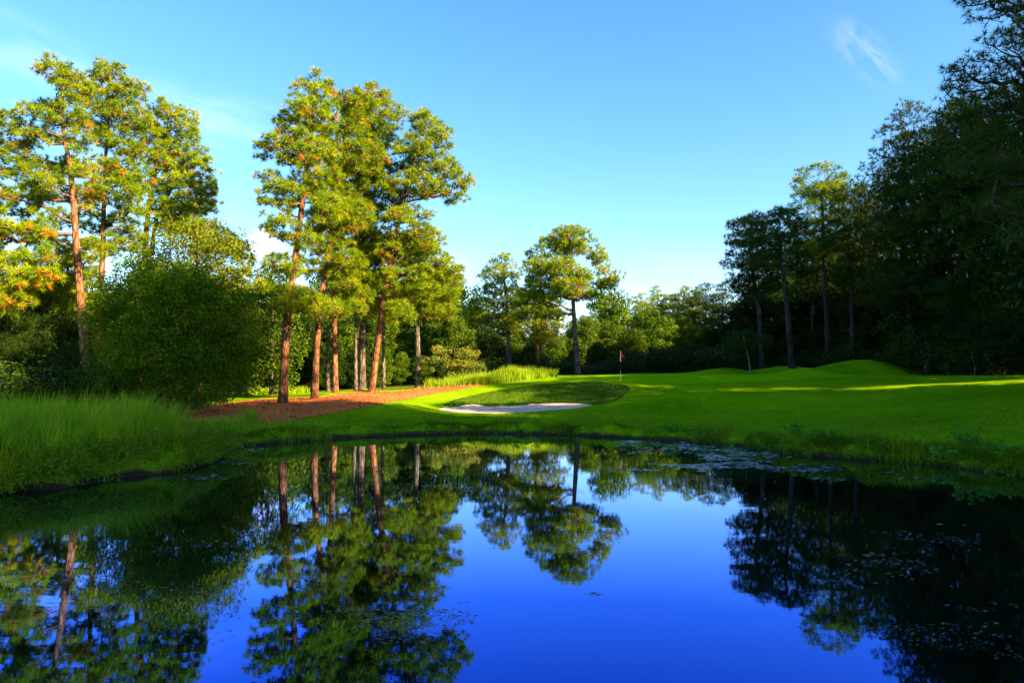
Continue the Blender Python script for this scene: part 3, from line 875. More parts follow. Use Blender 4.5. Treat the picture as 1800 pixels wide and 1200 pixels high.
# --- centre pines behind the green
GM = 'pines behind the green'
hero_pine([(1017, 664), (1012, 600), (1008, 540), (1004, 480), (1001, 430)], 69, 0.30, 0.09,
          [(1003, 420, 34, 17), (975, 428, 20, 14), (1035, 432, 20, 17), (955, 446, 18, 17), (1050, 455, 14, 20), (1000, 440, 30, 14, 2), (938, 455, 14, 14), (945, 474, 26, 14), (1055, 478, 14, 11), (985, 470, 26, 14, -2.5), (1020, 486, 24, 11, -1.5), (1076, 492, 14, 13), (1060, 503, 18, 8),
           (955, 500, 32, 14), (1000, 505, 30, 13, -2), (935, 522, 28, 14, 1), (975, 526, 30, 13), (920, 548, 28, 14, 2), (965, 552, 32, 11), (1030, 520, 20, 8)],
          'broad round-topped pine with bare grey trunk beside the flagstick', GM, bark='bark_grey', seed=50.0, spacing=0.72, crad=0.66, tufts=17, per=16, length=0.40, width=0.046, orange=0.10, dead=3, n_try=9000, thr=-0.3)
hero_pine([(896, 645), (893, 580), (889, 520), (884, 470)], 76, 0.28, 0.07,
          [(884, 464, 20, 14), (870, 485, 26, 16), (900, 490, 22, 16), (880, 510, 36, 16), (865, 535, 36, 16), (905, 540, 28, 18), (850, 555, 34, 14), (885, 565, 36, 14)],
          'narrow-crowned pine left of the broad round-topped pine', GM, bark='bark_grey', seed=53.0, spacing=0.85, crad=0.8, tufts=20, per=10, length=0.38, width=0.06, thr=-0.4)
hero_pine([(945, 640), (944, 590), (940, 540)], 80, 0.25, 0.08,
          [(940, 535, 36, 20), (915, 560, 34, 18), (965, 570, 34, 16), (935, 590, 40, 14)], 'lower pine between the two taller pines behind the green', GM, bark='bark', seed=55.0, spacing=0.95, crad=0.85, tufts=20, per=10, thr=-0.4, length=0.38, width=0.06, orange=0.16)

# --- dark pines on the right
GR = 'dark tall pines right of the green'
KR = dict(mat='needle_shaded', bark='bark_shaded', limb='limb_grey', spacing=0.9, crad=0.72, tufts=17, length=0.42, width=0.044, per=16, orange=0.03)
hero_pine([(1340, 640), (1335, 560), (1322, 470), (1318, 420)], 66, 0.28, 0.07,
          [(1318, 400, 34, 14), (1298, 425, 24, 16), (1340, 420, 30, 18), (1295, 460, 22, 18), (1330, 460, 34, 20), (1310, 500, 34, 18), (1350, 500, 30, 20)],
          'dark pine at the left edge of the shaded wood, crown feathered against the sky', GR, seed=60.0, **KR)
hero_pine([(1392, 635), (1383, 540), (1372, 450), (1366, 400)], 62, 0.28, 0.07,
          [(1365, 382, 34, 14), (1340, 395, 30, 16), (1385, 400, 30, 20), (1330, 425, 34, 16), (1375, 435, 36, 20), (1350, 465, 36, 16), (1395, 460, 24, 18)],
          'dark pine with long bare leaning trunk in front of the shaded wood', GR, seed=63.0, dead=3, **KR)
hero_pine([(1456, 640), (1454, 560), (1449, 460), (1446, 380), (1444, 320)], 68, 0.32, 0.07,
          [(1440, 308, 30, 14), (1418, 325, 22, 14), (1465, 325, 28, 16), (1445, 345, 46, 16), (1475, 350, 22, 18), (1420, 370, 30, 14), (1455, 378, 40, 18), (1430, 400, 44, 16), (1410, 415, 26, 12), (1465, 415, 30, 16), (1440, 440, 44, 16)],
          'tallest of the slim dark pines, its crown tip catching sun', GR, seed=66.0, dead=3, **{**KR, 'mat': 'needle'})  # lit needle colour in place of the shade-darkened one
hero_pine([(1430, 640), (1428, 560), (1432, 500), (1450, 430)], 72, 0.24, 0.06,
          [(1440, 440, 36, 20), (1410, 470, 34, 20), (1460, 480, 34, 20), (1425, 510, 36, 18)], 'shorter dark pine with a crooked trunk beside the slim dark pines', GR, seed=69.0, **KR)
hero_pine([(1500, 640), (1498, 560), (1495, 470), (1495, 380)], 64, 0.28, 0.06,
          [(1500, 345, 30, 16), (1520, 360, 26, 18), (1485, 370, 28, 16), (1505, 395, 36, 18), (1480, 430, 34, 20), (1520, 440, 36, 24), (1500, 480, 40, 24)],
          'dark pine leaning into the big crowns of the shaded wood', GR, seed=72.0, **KR)
GB = 'massive dark pines of the shaded wood'
KB = dict(mat='needle_shaded', bark='bark_shaded', limb='limb_grey', spacing=1.0, crad=0.75, tufts=16, length=0.38, width=0.038, per=15, orange=0.03, n_try=9000, hollow=0.3)
hero_pine([(1600, 655), (1598, 540), (1590, 420), (1590, 280)], 57, 0.32, 0.08,
          [(1605, 205, 32, 20), (1590, 240, 46, 26), (1630, 260, 44, 34), (1560, 290, 36, 26), (1600, 310, 56, 34), (1550, 345, 30, 26), (1590, 380, 60, 36), (1650, 330, 46, 50), (1560, 430, 50, 36), (1620, 460, 60, 46), (1570, 510, 56, 36)],
          'massive dark pine whose crown bulges out over the mounds', GB, seed=75.0, **KB)
hero_pine([(1690, 658), (1690, 540), (1692, 420), (1696, 250)], 53, 0.34, 0.08,
          [(1690, 215, 46, 40), (1720, 260, 50, 50), (1670, 300, 50, 50), (1730, 350, 60, 60), (1680, 410, 60, 60), (1740, 460, 60, 50), (1690, 520, 60, 40)],
          'massive dark pine behind the overhanging boughs', GB, seed=78.0, **KB)
hero_pine([(1790, 660), (1790, 540), (1795, 400), (1800, 200)], 49, 0.34, 0.08,
          [(1790, 260, 56, 60), (1800, 360, 60, 60), (1770, 440, 60, 60), (1810, 520, 60, 50), (1760, 560, 50, 30)],
          'massive dark pine deep in the shaded wood', GB, seed=81.0, **KB)
hero_pine([(2010, 730), (2000, 560), (1985, 350), (1975, 150), (1960, -20)], 22, 0.36, 0.14,
          [(1745, 8, 60, 14), (1800, -10, 70, 30), (1790, 60, 50, 18), (1740, 88, 44, 16), (1700, 125, 40, 16), (1670, 160, 26, 18), (1760, 130, 56, 22), (1720, 180, 56, 20), (1690, 215, 44, 20), (1780, 205, 50, 30), (1740, 250, 56, 26),
           (1790, 300, 56, 36), (1720, 300, 50, 22, -1), (1760, 370, 56, 30), (1800, 440, 50, 40), (1870, 100, 90, 130), (1900, 330, 80, 110)],
          'near pine leaning in from the right with long overhanging boughs', None, seed=84.0, mat='needle_shaded', bark='bark_shaded', limb='limb_grey', spacing=0.46, crad=0.34, tufts=12, per=15,
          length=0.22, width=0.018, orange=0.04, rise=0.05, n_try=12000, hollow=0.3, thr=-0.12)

# --- round dark bushy tree on the left bank
def broad(name, px, Y, lobes_px, label, cat='tree', group=None, trunk_top=None, r0=0.2, lean=0, **kw):
    x = P(px, 600, Y)[0]; z0 = hz1(x, Y)
    base = np.array((x, Y, z0))
    root = thing(name, base, label, cat, group)
    ls = [lobe(*q[:4], Y, *(q[4:])) for q in lobes_px]
    top = max(c_[2] + 0.3 * r[2] for c_, r in ls)
    mx_ = sum(c_[0] * r[0] for c_, r in ls) / sum(r[0] for _, r in ls)
    pts = [base - (0, 0, 0.1), base + ((mx_ - x) * 0.2, 0, (top - z0) * 0.3), base * (0.5, 1, 1) + (mx_ * 0.5, 0.1, (top - z0) * 0.6), (mx_, Y, top)]
    broad_parts(root, base, pts, r0, 0.04, ls, **kw)
    return root


broad('broadleaf_tree', 320, 34, [(175, 560, 22, 30), (436, 600, 12, 30), (265, 490, 56, 34), (235, 470, 24, 18), (340, 500, 50, 30), (230, 530, 60, 56), (310, 540, 80, 70, -1.5), (400, 560, 44, 70), (210, 610, 50, 60), (290, 620, 90, 60, -1.5), (380, 640, 56, 54),
                                  (240, 670, 56, 34, -1), (410, 678, 30, 24), (350, 685, 60, 22, -1), (180, 660, 26, 34), (260, 700, 70, 22, -1.5), (210, 700, 44, 26)],
      'round dark bushy broadleaf tree on the left bank, in front of the tall pines', r0=0.24, spacing=0.62, crad=0.56, per=190, size=0.12, mat='leaf_olive', n_try=9000, hollow=0.9, thr=-0.4, seed=2.0)
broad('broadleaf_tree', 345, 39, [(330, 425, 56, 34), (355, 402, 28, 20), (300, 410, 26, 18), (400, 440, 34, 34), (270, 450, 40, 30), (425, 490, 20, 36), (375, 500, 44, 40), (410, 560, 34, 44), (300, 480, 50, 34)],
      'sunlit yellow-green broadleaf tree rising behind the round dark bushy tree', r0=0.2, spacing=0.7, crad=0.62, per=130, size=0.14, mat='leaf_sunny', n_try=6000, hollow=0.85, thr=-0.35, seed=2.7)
broad('broadleaf_tree', 480, 56, [(475, 490, 26, 20), (455, 530, 36, 30), (500, 530, 30, 34), (470, 580, 44, 36), (455, 635, 40, 36), (505, 610, 30, 40), (480, 660, 36, 26)],
      'tall grey-green broadleaf tree behind the front lit pine', r0=0.22, spacing=1.0, crad=0.9, per=150, size=0.24, mat='leaf', seed=3.0, thr=-0.3)
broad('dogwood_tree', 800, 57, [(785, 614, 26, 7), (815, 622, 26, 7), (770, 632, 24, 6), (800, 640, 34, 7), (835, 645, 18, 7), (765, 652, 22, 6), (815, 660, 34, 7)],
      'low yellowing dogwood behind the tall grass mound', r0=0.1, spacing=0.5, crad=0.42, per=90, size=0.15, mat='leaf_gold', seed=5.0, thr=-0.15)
broad('young_tree', 1318, 59, [(1300, 605, 30, 14), (1330, 598, 26, 12), (1285, 620, 24, 8), (1310, 588, 20, 8)],
      'slender young tree with pale bare stem beside the mounds', r0=0.055, spacing=0.55, crad=0.45, per=60, size=0.15, mat='leaf_shaded', seed=6.0, thr=-0.2, bark='bark_pale')
broad('young_tree', 1712, 46, [(1708, 610, 24, 14), (1690, 630, 20, 10), (1728, 628, 20, 10)],
      'small young tree with thin stem at the edge of the dark wood', r0=0.05, spacing=0.5, crad=0.4, per=60, size=0.14, mat='leaf_shaded', seed=6.6, thr=-0.2, bark='bark_grey')

# --- generic trees, copied through the woods
def generic_pine(name, h, seed, mat, bark, **kw):
    root = thing(name, (0, 0, 0), '', 'pine tree')
    bend = rng.normal(size=2) * 0.5
    pts = [(0, 0, -0.1), (bend[0] * 0.3, bend[1] * 0.3, h * 0.35), (bend[0], bend[1], h * 0.7), (bend[0] * 1.2, bend[1] * 1.2, h * 0.97)]
    lb = []
    for k in range(13):
        t = 0.42 + 0.56 * k / 12
        R = 3.2 * math.sin(math.pi * min(1, (1.04 - t) / 0.75)) ** 0.8 + 0.5
        th = k * 2.4 + rng.random()
        off = R * 0.55
        lb.append(((bend[0] + off * math.cos(th), bend[1] + off * math.sin(th), h * t), (R * 0.75, R * 0.75, 1.1)))
    pine_parts(root, (0, 0, 0), pts, 0.26, 0.06, lb, seed=seed, mat=mat, bark=bark, limb='limb_grey', spacing=1.15, crad=0.9, tufts=20, per=10, length=0.42, width=0.065, n_try=5000, **kw)
    return root


def generic_broad(name, h, R, seed, mat, size=0.34, low=0.12, per=130):
    root = thing(name, (0, 0, 0), '', 'tree')
    pts = [(0, 0, -0.1), (0.2, 0, h * 0.3), (0, 0.2, h * 0.6), (0.1, 0, h * 0.9)]
    lb = []
    for k in range(16):
        t = low + (0.95 - low) * (k + 0.5) / 16
        rr_ = R * (0.55 + 0.45 * math.sin(math.pi * min(1, t * 1.05)))
        th = k * 2.4
        lb.append(((rr_ * 0.5 * math.cos(th), rr_ * 0.5 * math.sin(th), h * t), (rr_ * 0.62, rr_ * 0.62, h * 0.11)))
    broad_parts(root, (0, 0, 0), pts, 0.2, 0.05, lb, spacing=1.15, crad=1.0, per=per, size=size, mat=mat, seed=seed, thr=-0.3, hollow=0.85, n_try=5000)
    return root


PROTO = {
    'pine1': generic_pine('pine_tree', 22, 101.0, 'needle_shaded', 'bark_shaded', orange=0.04),
    'pine2': generic_pine('pine_tree', 22, 111.0, 'needle_shaded', 'bark_shaded', orange=0.04),
    'pinelit': generic_pine('pine_tree', 22, 121.0, 'needle', 'bark', orange=0.1),
    'broad1': generic_broad('broadleaf_tree', 12, 4.2, 131.0, 'leaf'),
    'broad2': generic_broad('broadleaf_tree', 12, 3.6, 141.0, 'leaf'),
    'dark1': generic_broad('broadleaf_tree', 12, 4.4, 151.0, 'leaf_shaded'),
    'dark2': generic_broad('broadleaf_tree', 12, 3.8, 161.0, 'leaf_shaded'),
    'dark3': generic_broad('broadleaf_tree', 12, 4.2, 181.0, 'leaf_shaded', size=0.2, per=260),
    'shrub': generic_broad('shrub', 4, 2.6, 171.0, 'leaf_shaded', size=0.22, low=0.05, per=80),
}
USED = set()


def put(kind, x, y, h, label, group, cat=None, sxy=None):
    """stand one copy of a generic tree, h metres tall, on the ground at x, y"""
    if kind in ('dark1', 'dark2') and y < 58 and x / max(y, 1) < 0.9:
        kind = 'dark3'
    pr = PROTO[kind]
    ref = {'p': 22, 'b': 12, 'd': 12, 's': 4}[kind[0]]
    if kind in USED:
        o_ = copy_tree(pr)
    else:
        USED.add(kind); o_ = pr
    s_ = h / ref
    w = sxy if sxy else s_
    o_.location = (x, y, hz1(x, y) - 0.02)
    o_.rotation_euler = (0, 0, random.random() * 6.28)
    o_.scale = (w, w, s_)
    tag(o_, label, cat or {'p': 'pine tree', 'b': 'tree', 'd': 'tree', 's': 'shrub'}[kind[0]], group)
    return o_


def top_h(px, py, Y):
    """height of a tree at distance Y whose top shows at this pixel"""
    p = P(px, py, Y)
    return p[0], max(2.0, p[2] - hz1(p[0], Y))


# the wood behind the green
LB = 'broadleaf tree in the mixed wood behind the green'
for px, py, Y, kd in [(800, 560, 92, 'broad1'), (830, 545, 98, 'dark1'), (770, 570, 100, 'broad2'), (860, 580, 88, 'dark2'), (900, 590, 90, 'broad1'), (940, 600, 88, 'dark1'), (980, 590, 92, 'broad2'),
                      (1030, 560, 98, 'broad1'), (1070, 512, 108, 'broad2'), (1075, 570, 90, 'broad2'), (1110, 580, 86, 'broad1'), (1135, 545, 96, 'broad2'), (1160, 560, 88, 'broad1'), (1195, 555, 94, 'broad1'),
                      (1225, 575, 86, 'broad2'), (1260, 570, 86, 'dark1'), (1290, 575, 84, 'dark2'), (1050, 605, 82, 'dark1'), (1150, 612, 80, 'dark2'), (1210, 615, 80, 'dark1'), (1000, 620, 80, 'dark2'), (870, 620, 80, 'dark1'),
                      (1100, 620, 79, 'dark1'), (930, 625, 80, 'dark2'), (1255, 615, 78, 'dark2')]:
    x, h = top_h(px, py, Y)
    lb = LB + (' and tall grass mound' if px < 920 else ', beside the broad round-topped pine' if px < 1060 else ', beyond the flagstick' if px < 1180 else ', meeting the shaded wood')
    put(kd, x, Y, h, lb + (', low' if py > 595 else ''), 'broadleaf trees behind the green')
LP_ = 'pine rising at the back of the mixed wood behind the green'
for px, py, Y, kd in [(1120, 520, 112, 'pinelit'), (1155, 508, 118, 'pinelit'), (1200, 506, 114, 'pinelit'), (1240, 500, 112, 'pine1'), (1270, 505, 104, 'pine2'), (1180, 520, 120, 'pine1'), (1065, 525, 118, 'pine2'), (1222, 512, 118, 'pinelit')]:
    x, h = top_h(px, py, Y)
    put(kd, x, Y, h, LP_, 'pines at the back of the mixed wood')
# the wood behind the lit pines and the left bank
LL = 'shaded broadleaf tree in the wood behind the lit pines'
for px, py, Y, kd in [(470, 560, 70, 'broad1'), (520, 560, 74, 'dark1'), (560, 545, 78, 'dark2'), (600, 560, 76, 'broad2'), (640, 550, 80, 'dark1'), (680, 560, 78, 'broad1'), (720, 585, 80, 'broad2'), (760, 600, 82, 'broad1'),
                      (540, 600, 68, 'dark2'), (585, 610, 70, 'dark1'), (630, 605, 71, 'dark2'), (670, 610, 72, 'broad2'), (705, 620, 74, 'broad1'), (740, 625, 74, 'broad1'), (500, 600, 68, 'dark1'), (440, 540, 72, 'dark1')]:
    x, h = top_h(px, py, Y)
    lb = LL if py < 590 else 'low shaded broadleaf tree behind the lit pines, beyond the fairway'
    put(kd, x, Y, h, lb + (', by the dogwood' if px > 690 else ''), 'trees behind the lit pines')
LD = 'dark broadleaf tree filling the shade behind the tall pines of the left bank'
for px, py, Y, kd in [(20, 520, 44, 'dark1'), (-60, 500, 44, 'dark2'), (90, 560, 44, 'dark2'), (140, 560, 46, 'dark1'), (200, 520, 50, 'dark2'), (260, 500, 54, 'dark1'), (320, 480, 58, 'dark2'), (380, 500, 60, 'dark1'), (50, 590, 40, 'dark1'),
                      (-20, 580, 38, 'dark2'), (120, 610, 40, 'dark1'), (420, 520, 62, 'broad2')]:
    x, h = top_h(px, py, Y)
    put(kd, x, Y, h, (LD if px < 170 else 'dark broadleaf tree behind the round dark bushy tree of the left bank'), 'dark trees of the left bank')
# the shaded wood on the right
LR = 'dark broadleaf tree in the deep shade'
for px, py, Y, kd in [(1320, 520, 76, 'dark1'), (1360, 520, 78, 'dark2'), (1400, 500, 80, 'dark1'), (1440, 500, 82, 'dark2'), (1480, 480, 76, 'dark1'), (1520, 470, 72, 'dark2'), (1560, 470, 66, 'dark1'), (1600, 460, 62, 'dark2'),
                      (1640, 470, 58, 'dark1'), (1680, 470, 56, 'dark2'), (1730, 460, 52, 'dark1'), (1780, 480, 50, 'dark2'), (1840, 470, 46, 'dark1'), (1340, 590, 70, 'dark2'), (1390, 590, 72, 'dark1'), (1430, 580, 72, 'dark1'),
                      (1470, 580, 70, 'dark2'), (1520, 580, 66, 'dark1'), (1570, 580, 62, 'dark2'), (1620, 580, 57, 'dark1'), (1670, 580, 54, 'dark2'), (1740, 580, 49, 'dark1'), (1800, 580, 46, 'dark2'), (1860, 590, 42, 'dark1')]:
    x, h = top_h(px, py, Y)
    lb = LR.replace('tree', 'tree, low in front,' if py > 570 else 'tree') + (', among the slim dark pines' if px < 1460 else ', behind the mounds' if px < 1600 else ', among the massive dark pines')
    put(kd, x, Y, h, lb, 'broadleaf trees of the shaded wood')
LRP = 'dark pine standing back in the wood'
for px, py, Y, kd in [(1350, 440, 92, 'pine1'), (1390, 420, 90, 'pine2'), (1430, 420, 94, 'pine1'), (1480, 400, 88, 'pine2'), (1530, 370, 80, 'pine1'), (1560, 300, 66, 'pine2'), (1640, 230, 56, 'pine1'), (1700, 190, 52, 'pine2'), (1760, 170, 50, 'pine1'),
                      (1820, 150, 48, 'pine2')]:
    x, h = top_h(px, py, Y)
    put(kd, x, Y, h, LRP + (' behind the slim dark pines' if px < 1500 else ' behind the massive dark pines'), 'pines standing back in the shaded wood')
LS = 'shrub at the foot of the wood'
for px, py, Y in [(1060, 648, 73), (1100, 646, 72), (1140, 645, 71), (1180, 645, 71), (1225, 642, 70), (1270, 640, 69), (1310, 636, 69), (1355, 632, 68), (1400, 628, 66), (1450, 626, 65), (1500, 626, 62), (1550, 628, 60), (1610, 630, 55),
                  (1660, 632, 51), (1720, 632, 48), (1780, 632, 45), (850, 645, 66), (900, 642, 70), (960, 645, 73), (1010, 650, 75)]:
    x, h = top_h(px, py, Y)
    lb = LS + (' behind the tall grass mound' if px < 1000 else ' beyond the flagstick' if px < 1290 else ' beside the mounds' if px < 1580 else ' on the far brow of the slope')
    put('shrub', x, Y + 2.5 * random.random(), h * (0.6 + 0.9 * random.random()), lb, 'shrubs at the foot of the wood', sxy=0.7 + 0.6 * random.random())
for px, py, Y in [(30, 640, 35.5), (95, 630, 36.5), (140, 650, 35), (190, 655, 34), (-30, 640, 34)]:
    x, h = top_h(px, py, Y)
    put('shrub', x, Y, h, 'shrub in deep shade at the foot of the tall left pines', 'shrubs under the left pines', sxy=0.9)
for k, px in enumerate(range(-160, 2000, 62)):
    Y = 100 + 14 * random.random() + (8 if 800 < px < 1300 else 0)
    x = P(px, 600, Y)[0]
    if 780 < px < 1300:
        h = 8.5 + 2 * random.random()
    else:
        h = 14 + 4 * random.random()
    put('dark1' if k % 2 else 'dark2', x, Y, h, 'distant dark broadleaf tree closing the wood ' + ('behind the left bank' if px < 420 else 'behind the lit pines' if px < 780 else 'behind the green' if px < 1300 else 'behind the dark pines'), 'distant trees at the back of the wood')
# the wood goes on to the right of the pond and behind the photographer; it shades the water and the slope
LO = 'pine of the wood standing along the right shore of the pond'
for x, y, h, kd in [(33, 36, 13, 'pine1'), (33, 27, 17, 'pine2'), (37, 30, 18, 'pine1'), (28, 8, 29, 'pine2'), (31, 11, 27, 'pine2'), (30, 5, 30, 'pine1'), (34, 5, 31, 'pine2'), (34, 1, 27, 'pine2'), (29, -2, 27, 'pine1'), (24, 2, 24, 'pine2'),
                    (38, -6, 30, 'pine1'), (32, -8, 29, 'pine2'), (26, -8, 27, 'pine1'), (22, -14, 27, 'pine2'), (30, -16, 30, 'pine1'), (38, 8, 26, 'pine2'), (42, 2, 29, 'pine1'), (20, -4, 24, 'pine1'), (16, -18, 26, 'pine2'),
                    (44, 40, 24, 'pine1'), (48, 34, 23, 'pine2'), (40, 46, 24, 'pine2'), (50, 48, 26, 'pine1')]:
    put(kd, x, y, h, LO, 'pines along the right shore')
LO2 = 'dark broadleaf tree of the wood along the right shore of the pond'
for x, y, h, kd in [(24, 25.5, 11.5, 'dark1'), (26, 21, 11, 'dark2'), (24, 12, 14, 'dark1'), (25, 5, 16, 'dark2'), (28, 16, 12, 'dark2'), (27, -4, 17, 'dark1'), (31, 1, 20, 'dark2'), (30, 9, 18, 'dark1'), (23, -9, 16, 'dark2'),
                    (33, -11, 20, 'dark1'), (28, -14, 18, 'dark2'), (28, 29, 9, 'dark1'), (33, 24, 11, 'dark2'), (36, 36, 14, 'dark1'), (36, 43, 8, 'dark2'), (42, 50, 15, 'dark1')]:
    put(kd, x, y, h, LO2, 'broadleaf trees along the right shore')

# ------------------------------------------------------------------ grasses and bank plants
def blades(xy, z, hgt, width, lean, curve=0.5, seg=3, tone_lo=0.0, tone_hi=0.9, dry=0.05, wind=(0.25, 0), th=None):
    n_ = len(xy)
    th = rng.random(n_) * 2 * np.pi if th is None else th
    dr = np.c_[np.cos(th), np.sin(th)] * (lean * (0.3 + rng.random((n_, 1)))) + np.asarray(wind) * rng.random((n_, 1))
    H_ = hgt * (0.55 + 0.6 * rng.random(n_)) if np.ndim(hgt) == 0 else hgt * (0.6 + 0.5 * rng.random(n_))
    sd = np.c_[-np.sin(th), np.cos(th), np.zeros(n_)] * (width * (0.6 + 0.8 * rng.random((n_, 1)))) * 0.5
    base = np.c_[xy, z]
    V = []
    for k in range(seg + 1):
        t = k / seg
        off = np.c_[dr * (t ** (1 + curve))[..., None] * H_[:, None] if False else dr * (t ** (1 + curve)) * H_[:, None], t * H_ * (1 - 0.18 * t * np.linalg.norm(dr, axis=1))]
        p = base + off
        w = (1 - t ** 1.5)
        if k < seg:
            V += [p - sd * w, p + sd * w]
        else:
            V += [p]
    V = np.stack(V, 1)
    m_ = V.shape[1]
    F_ = []
    for k in range(seg - 1):
        a = 2 * k
        F_ += [(a, a + 1, a + 3), (a, a + 3, a + 2)]
    F_ += [(2 * (seg - 1), 2 * (seg - 1) + 1, 2 * seg)]
    F_ = (np.arange(n_)[:, None, None] * m_ + np.array(F_)[None]).reshape(-1, 3)
    tone = np.repeat(np.where(rng.random(n_) < dry, 0.93 + 0.07 * rng.random(n_), tone_lo + (tone_hi - tone_lo) * rng.random(n_)), 2 * (seg - 1) + 1)
    return V.reshape(-1, 3), F_, tone


def scatter(poly, count, lo=None, hi=None):
    lo = poly.min(0) if lo is None else lo; hi = poly.max(0) if hi is None else hi
    out = np.zeros((0, 2))
    while len(out) < count:
        q = lo + rng.random((count * 3, 2)) * (hi - lo)
        out = np.vstack([out, q[inside(poly, q[:, 0], q[:, 1])]])
    return out[:count]


def nz2(xy, s_, seed=0):
    return np.array([noise.noise((x * s_, y * s_, seed)) for x, y in xy])


# tall grass on the left bank, grown in tufts
def tufted(cen, per, spread):
    k = np.repeat(np.arange(len(cen)), per)
    th = rng.random(len(k)) * 2 * np.pi
    r = spread * rng.random(len(k)) ** 0.6
    return k, cen[k] + np.c_[np.cos(th), np.sin(th)] * r[:, None], th + rng.normal(size=len(k)) * 0.5


LEFT = np.array([(-24, 13.5), (-10.6, 13.2), (-9.4, 14.4), (-9.2, 15.9), (-8.4, 17.0), (-8.1, 18.4), (-8.5, 20.4), (-9.4, 21.6), (-11, 22.5), (-14, 23.5), (-24, 25)])
cen = scatter(LEFT, 1150)
dc = dist_poly(POND, cen[:, 0], cen[:, 1]); nn = nz2(cen, 0.5, 4)
ok = (dc > 0.12) & (rng.random(len(cen)) < np.clip(0.8 + nn, 0.2, 1))
cen, dc, nn = cen[ok], dc[ok], nn[ok]
hc = np.clip(0.40 + (0.30 + 0.18 * (cen[:, 0] > -11.5)) * np.clip(dc, 0, 2.6) + 0.6 * nn, 0.28, 1.4) * (0.75 + 0.5 * rng.random(len(cen)))
tc_ = rng.random(len(cen)) * 0.5
k, xy, th = tufted(cen, 42, 0.17)
v, f, t = blades(xy, hz(xy[:, 0], xy[:, 1]) - 0.02, hc[k], 0.021, 0.42, 0.9, 3, 0.0, 0.5, 0.05, th=th)
t = np.where(t < 0.9, np.clip(t + np.repeat(tc_[k], 5), 0, 0.9), t)
tag(obj('tall_grass', mesh_np('tall_grass', v, f, t), M['grass_blade']), 'tall rough grass covering the left bank of the pond', 'grass', kind='stuff')
# long arching stalks standing above it
xy = scatter(LEFT, 900); xy = xy[dist_poly(POND, xy[:, 0], xy[:, 1]) > 0.9]
v, f, t = blades(xy, hz(xy[:, 0], xy[:, 1]), 1.6, 0.016, 0.45, 1.0, 6, 0.55, 0.9, 0.5)
tag(obj('grass_stalks', mesh_np('grass_stalks', v, f, t), M['grass_blade']), 'long arching seed stalks above the tall left bank grass', 'grass stalks', kind='stuff')
# low leafy weeds along the water on the left
q = POND[(POND[:, 0] < -7.6) & (POND[:, 1] > 12) & (POND[:, 1] < 22.5)]
k = rng.integers(0, len(q), 640)
cl = np.c_[q[k] + rng.normal(size=(640, 2)) * 0.35 + np.c_[-np.abs(rng.normal(size=640)) * 0.9, np.zeros(640)], np.zeros(640)]
cl[:, 2] = np.maximum(hz(cl[:, 0], cl[:, 1]), 0.0) + 0.12 + 0.35 * rng.random(640)
v, f, t = leaf_arrays(cl, 0.24, 55, 0.06, 0.5, 0.3, 0.8)
tag(obj('bank_weeds', mesh_np('bank_weeds', v, f, t), M['weed']), 'low leafy weeds overhanging the water on the left bank', 'weeds', kind='stuff')
# rough grass rim round the far and right shore
sh = POND[(POND[:, 1] > 13) & (POND[:, 0] > -9.4) & ~((POND[:, 0] < -7.7) & (POND[:, 1] < 21))]
nrm = unit(sh - np.array((1.0, 15.0)))
k = rng.integers(0, len(sh), 2300)
dd = np.abs(rng.normal(size=len(k))) * 0.65 + 0.05
cen = sh[k] + nrm[k] * dd[:, None] + rng.normal(size=(len(k), 2)) * 0.2
nn = nz2(cen, 0.7, 8)
ok = (dist_poly(POND, cen[:, 0], cen[:, 1]) > 0.0) & (rng.random(len(cen)) < np.clip(0.6 + 1.5 * nn, 0.05, 1))
cen, dd, nn = cen[ok], dd[ok], nn[ok]
hc = np.clip(0.09 + 0.26 * nn + 0.05 * (cen[:, 0] > 7), 0.035, 0.45) * np.clip(1.3 - dd * 0.5, 0.25, 1.2) * (0.6 + 0.7 * rng.random(len(cen)))
tc_ = rng.random(len(cen)) * 0.55
k, xy, th = tufted(cen, 26, 0.16)
v, f, t = blades(xy, hz(xy[:, 0], xy[:, 1]) - 0.01, hc[k], 0.018, 0.9, 0.7, 2, 0.0, 0.4, 0.07, wind=(0, -0.3), th=th)
t = np.where(t < 0.9, np.clip(t + np.repeat(tc_[k], 3), 0, 0.9), t)
tag(obj('bank_grass', mesh_np('bank_grass', v, f, t), M['turf_blade']), 'rough grass rim hanging over the far and right banks', 'grass', kind='stuff')
# weeds in that rim, thicker on the right
k = rng.integers(0, len(sh), 1300)
w = np.where(sh[k, 0] > 5, 1.0, 0.35) * np.clip(0.6 + 1.6 * nz2(sh[k], 0.6, 21), 0.05, 1); k = k[rng.random(len(k)) < w]
cl = np.c_[sh[k] + nrm[k] * (np.abs(rng.normal(size=len(k))) * 0.5)[:, None] + rng.normal(size=(len(k), 2)) * 0.2, np.zeros(len(k))]
cl[:, 2] = np.maximum(hz(cl[:, 0], cl[:, 1]), 0) + 0.06 + 0.16 * rng.random(len(k))
v, f, t = leaf_arrays(cl, 0.17, 34, 0.055, 0.55, 0.3, 0.7)
tag(obj('bank_weeds', mesh_np('bank_weeds', v, f, t), M['weed']), 'low broad-leaved weeds in the rim of the right bank', 'weeds', kind='stuff')

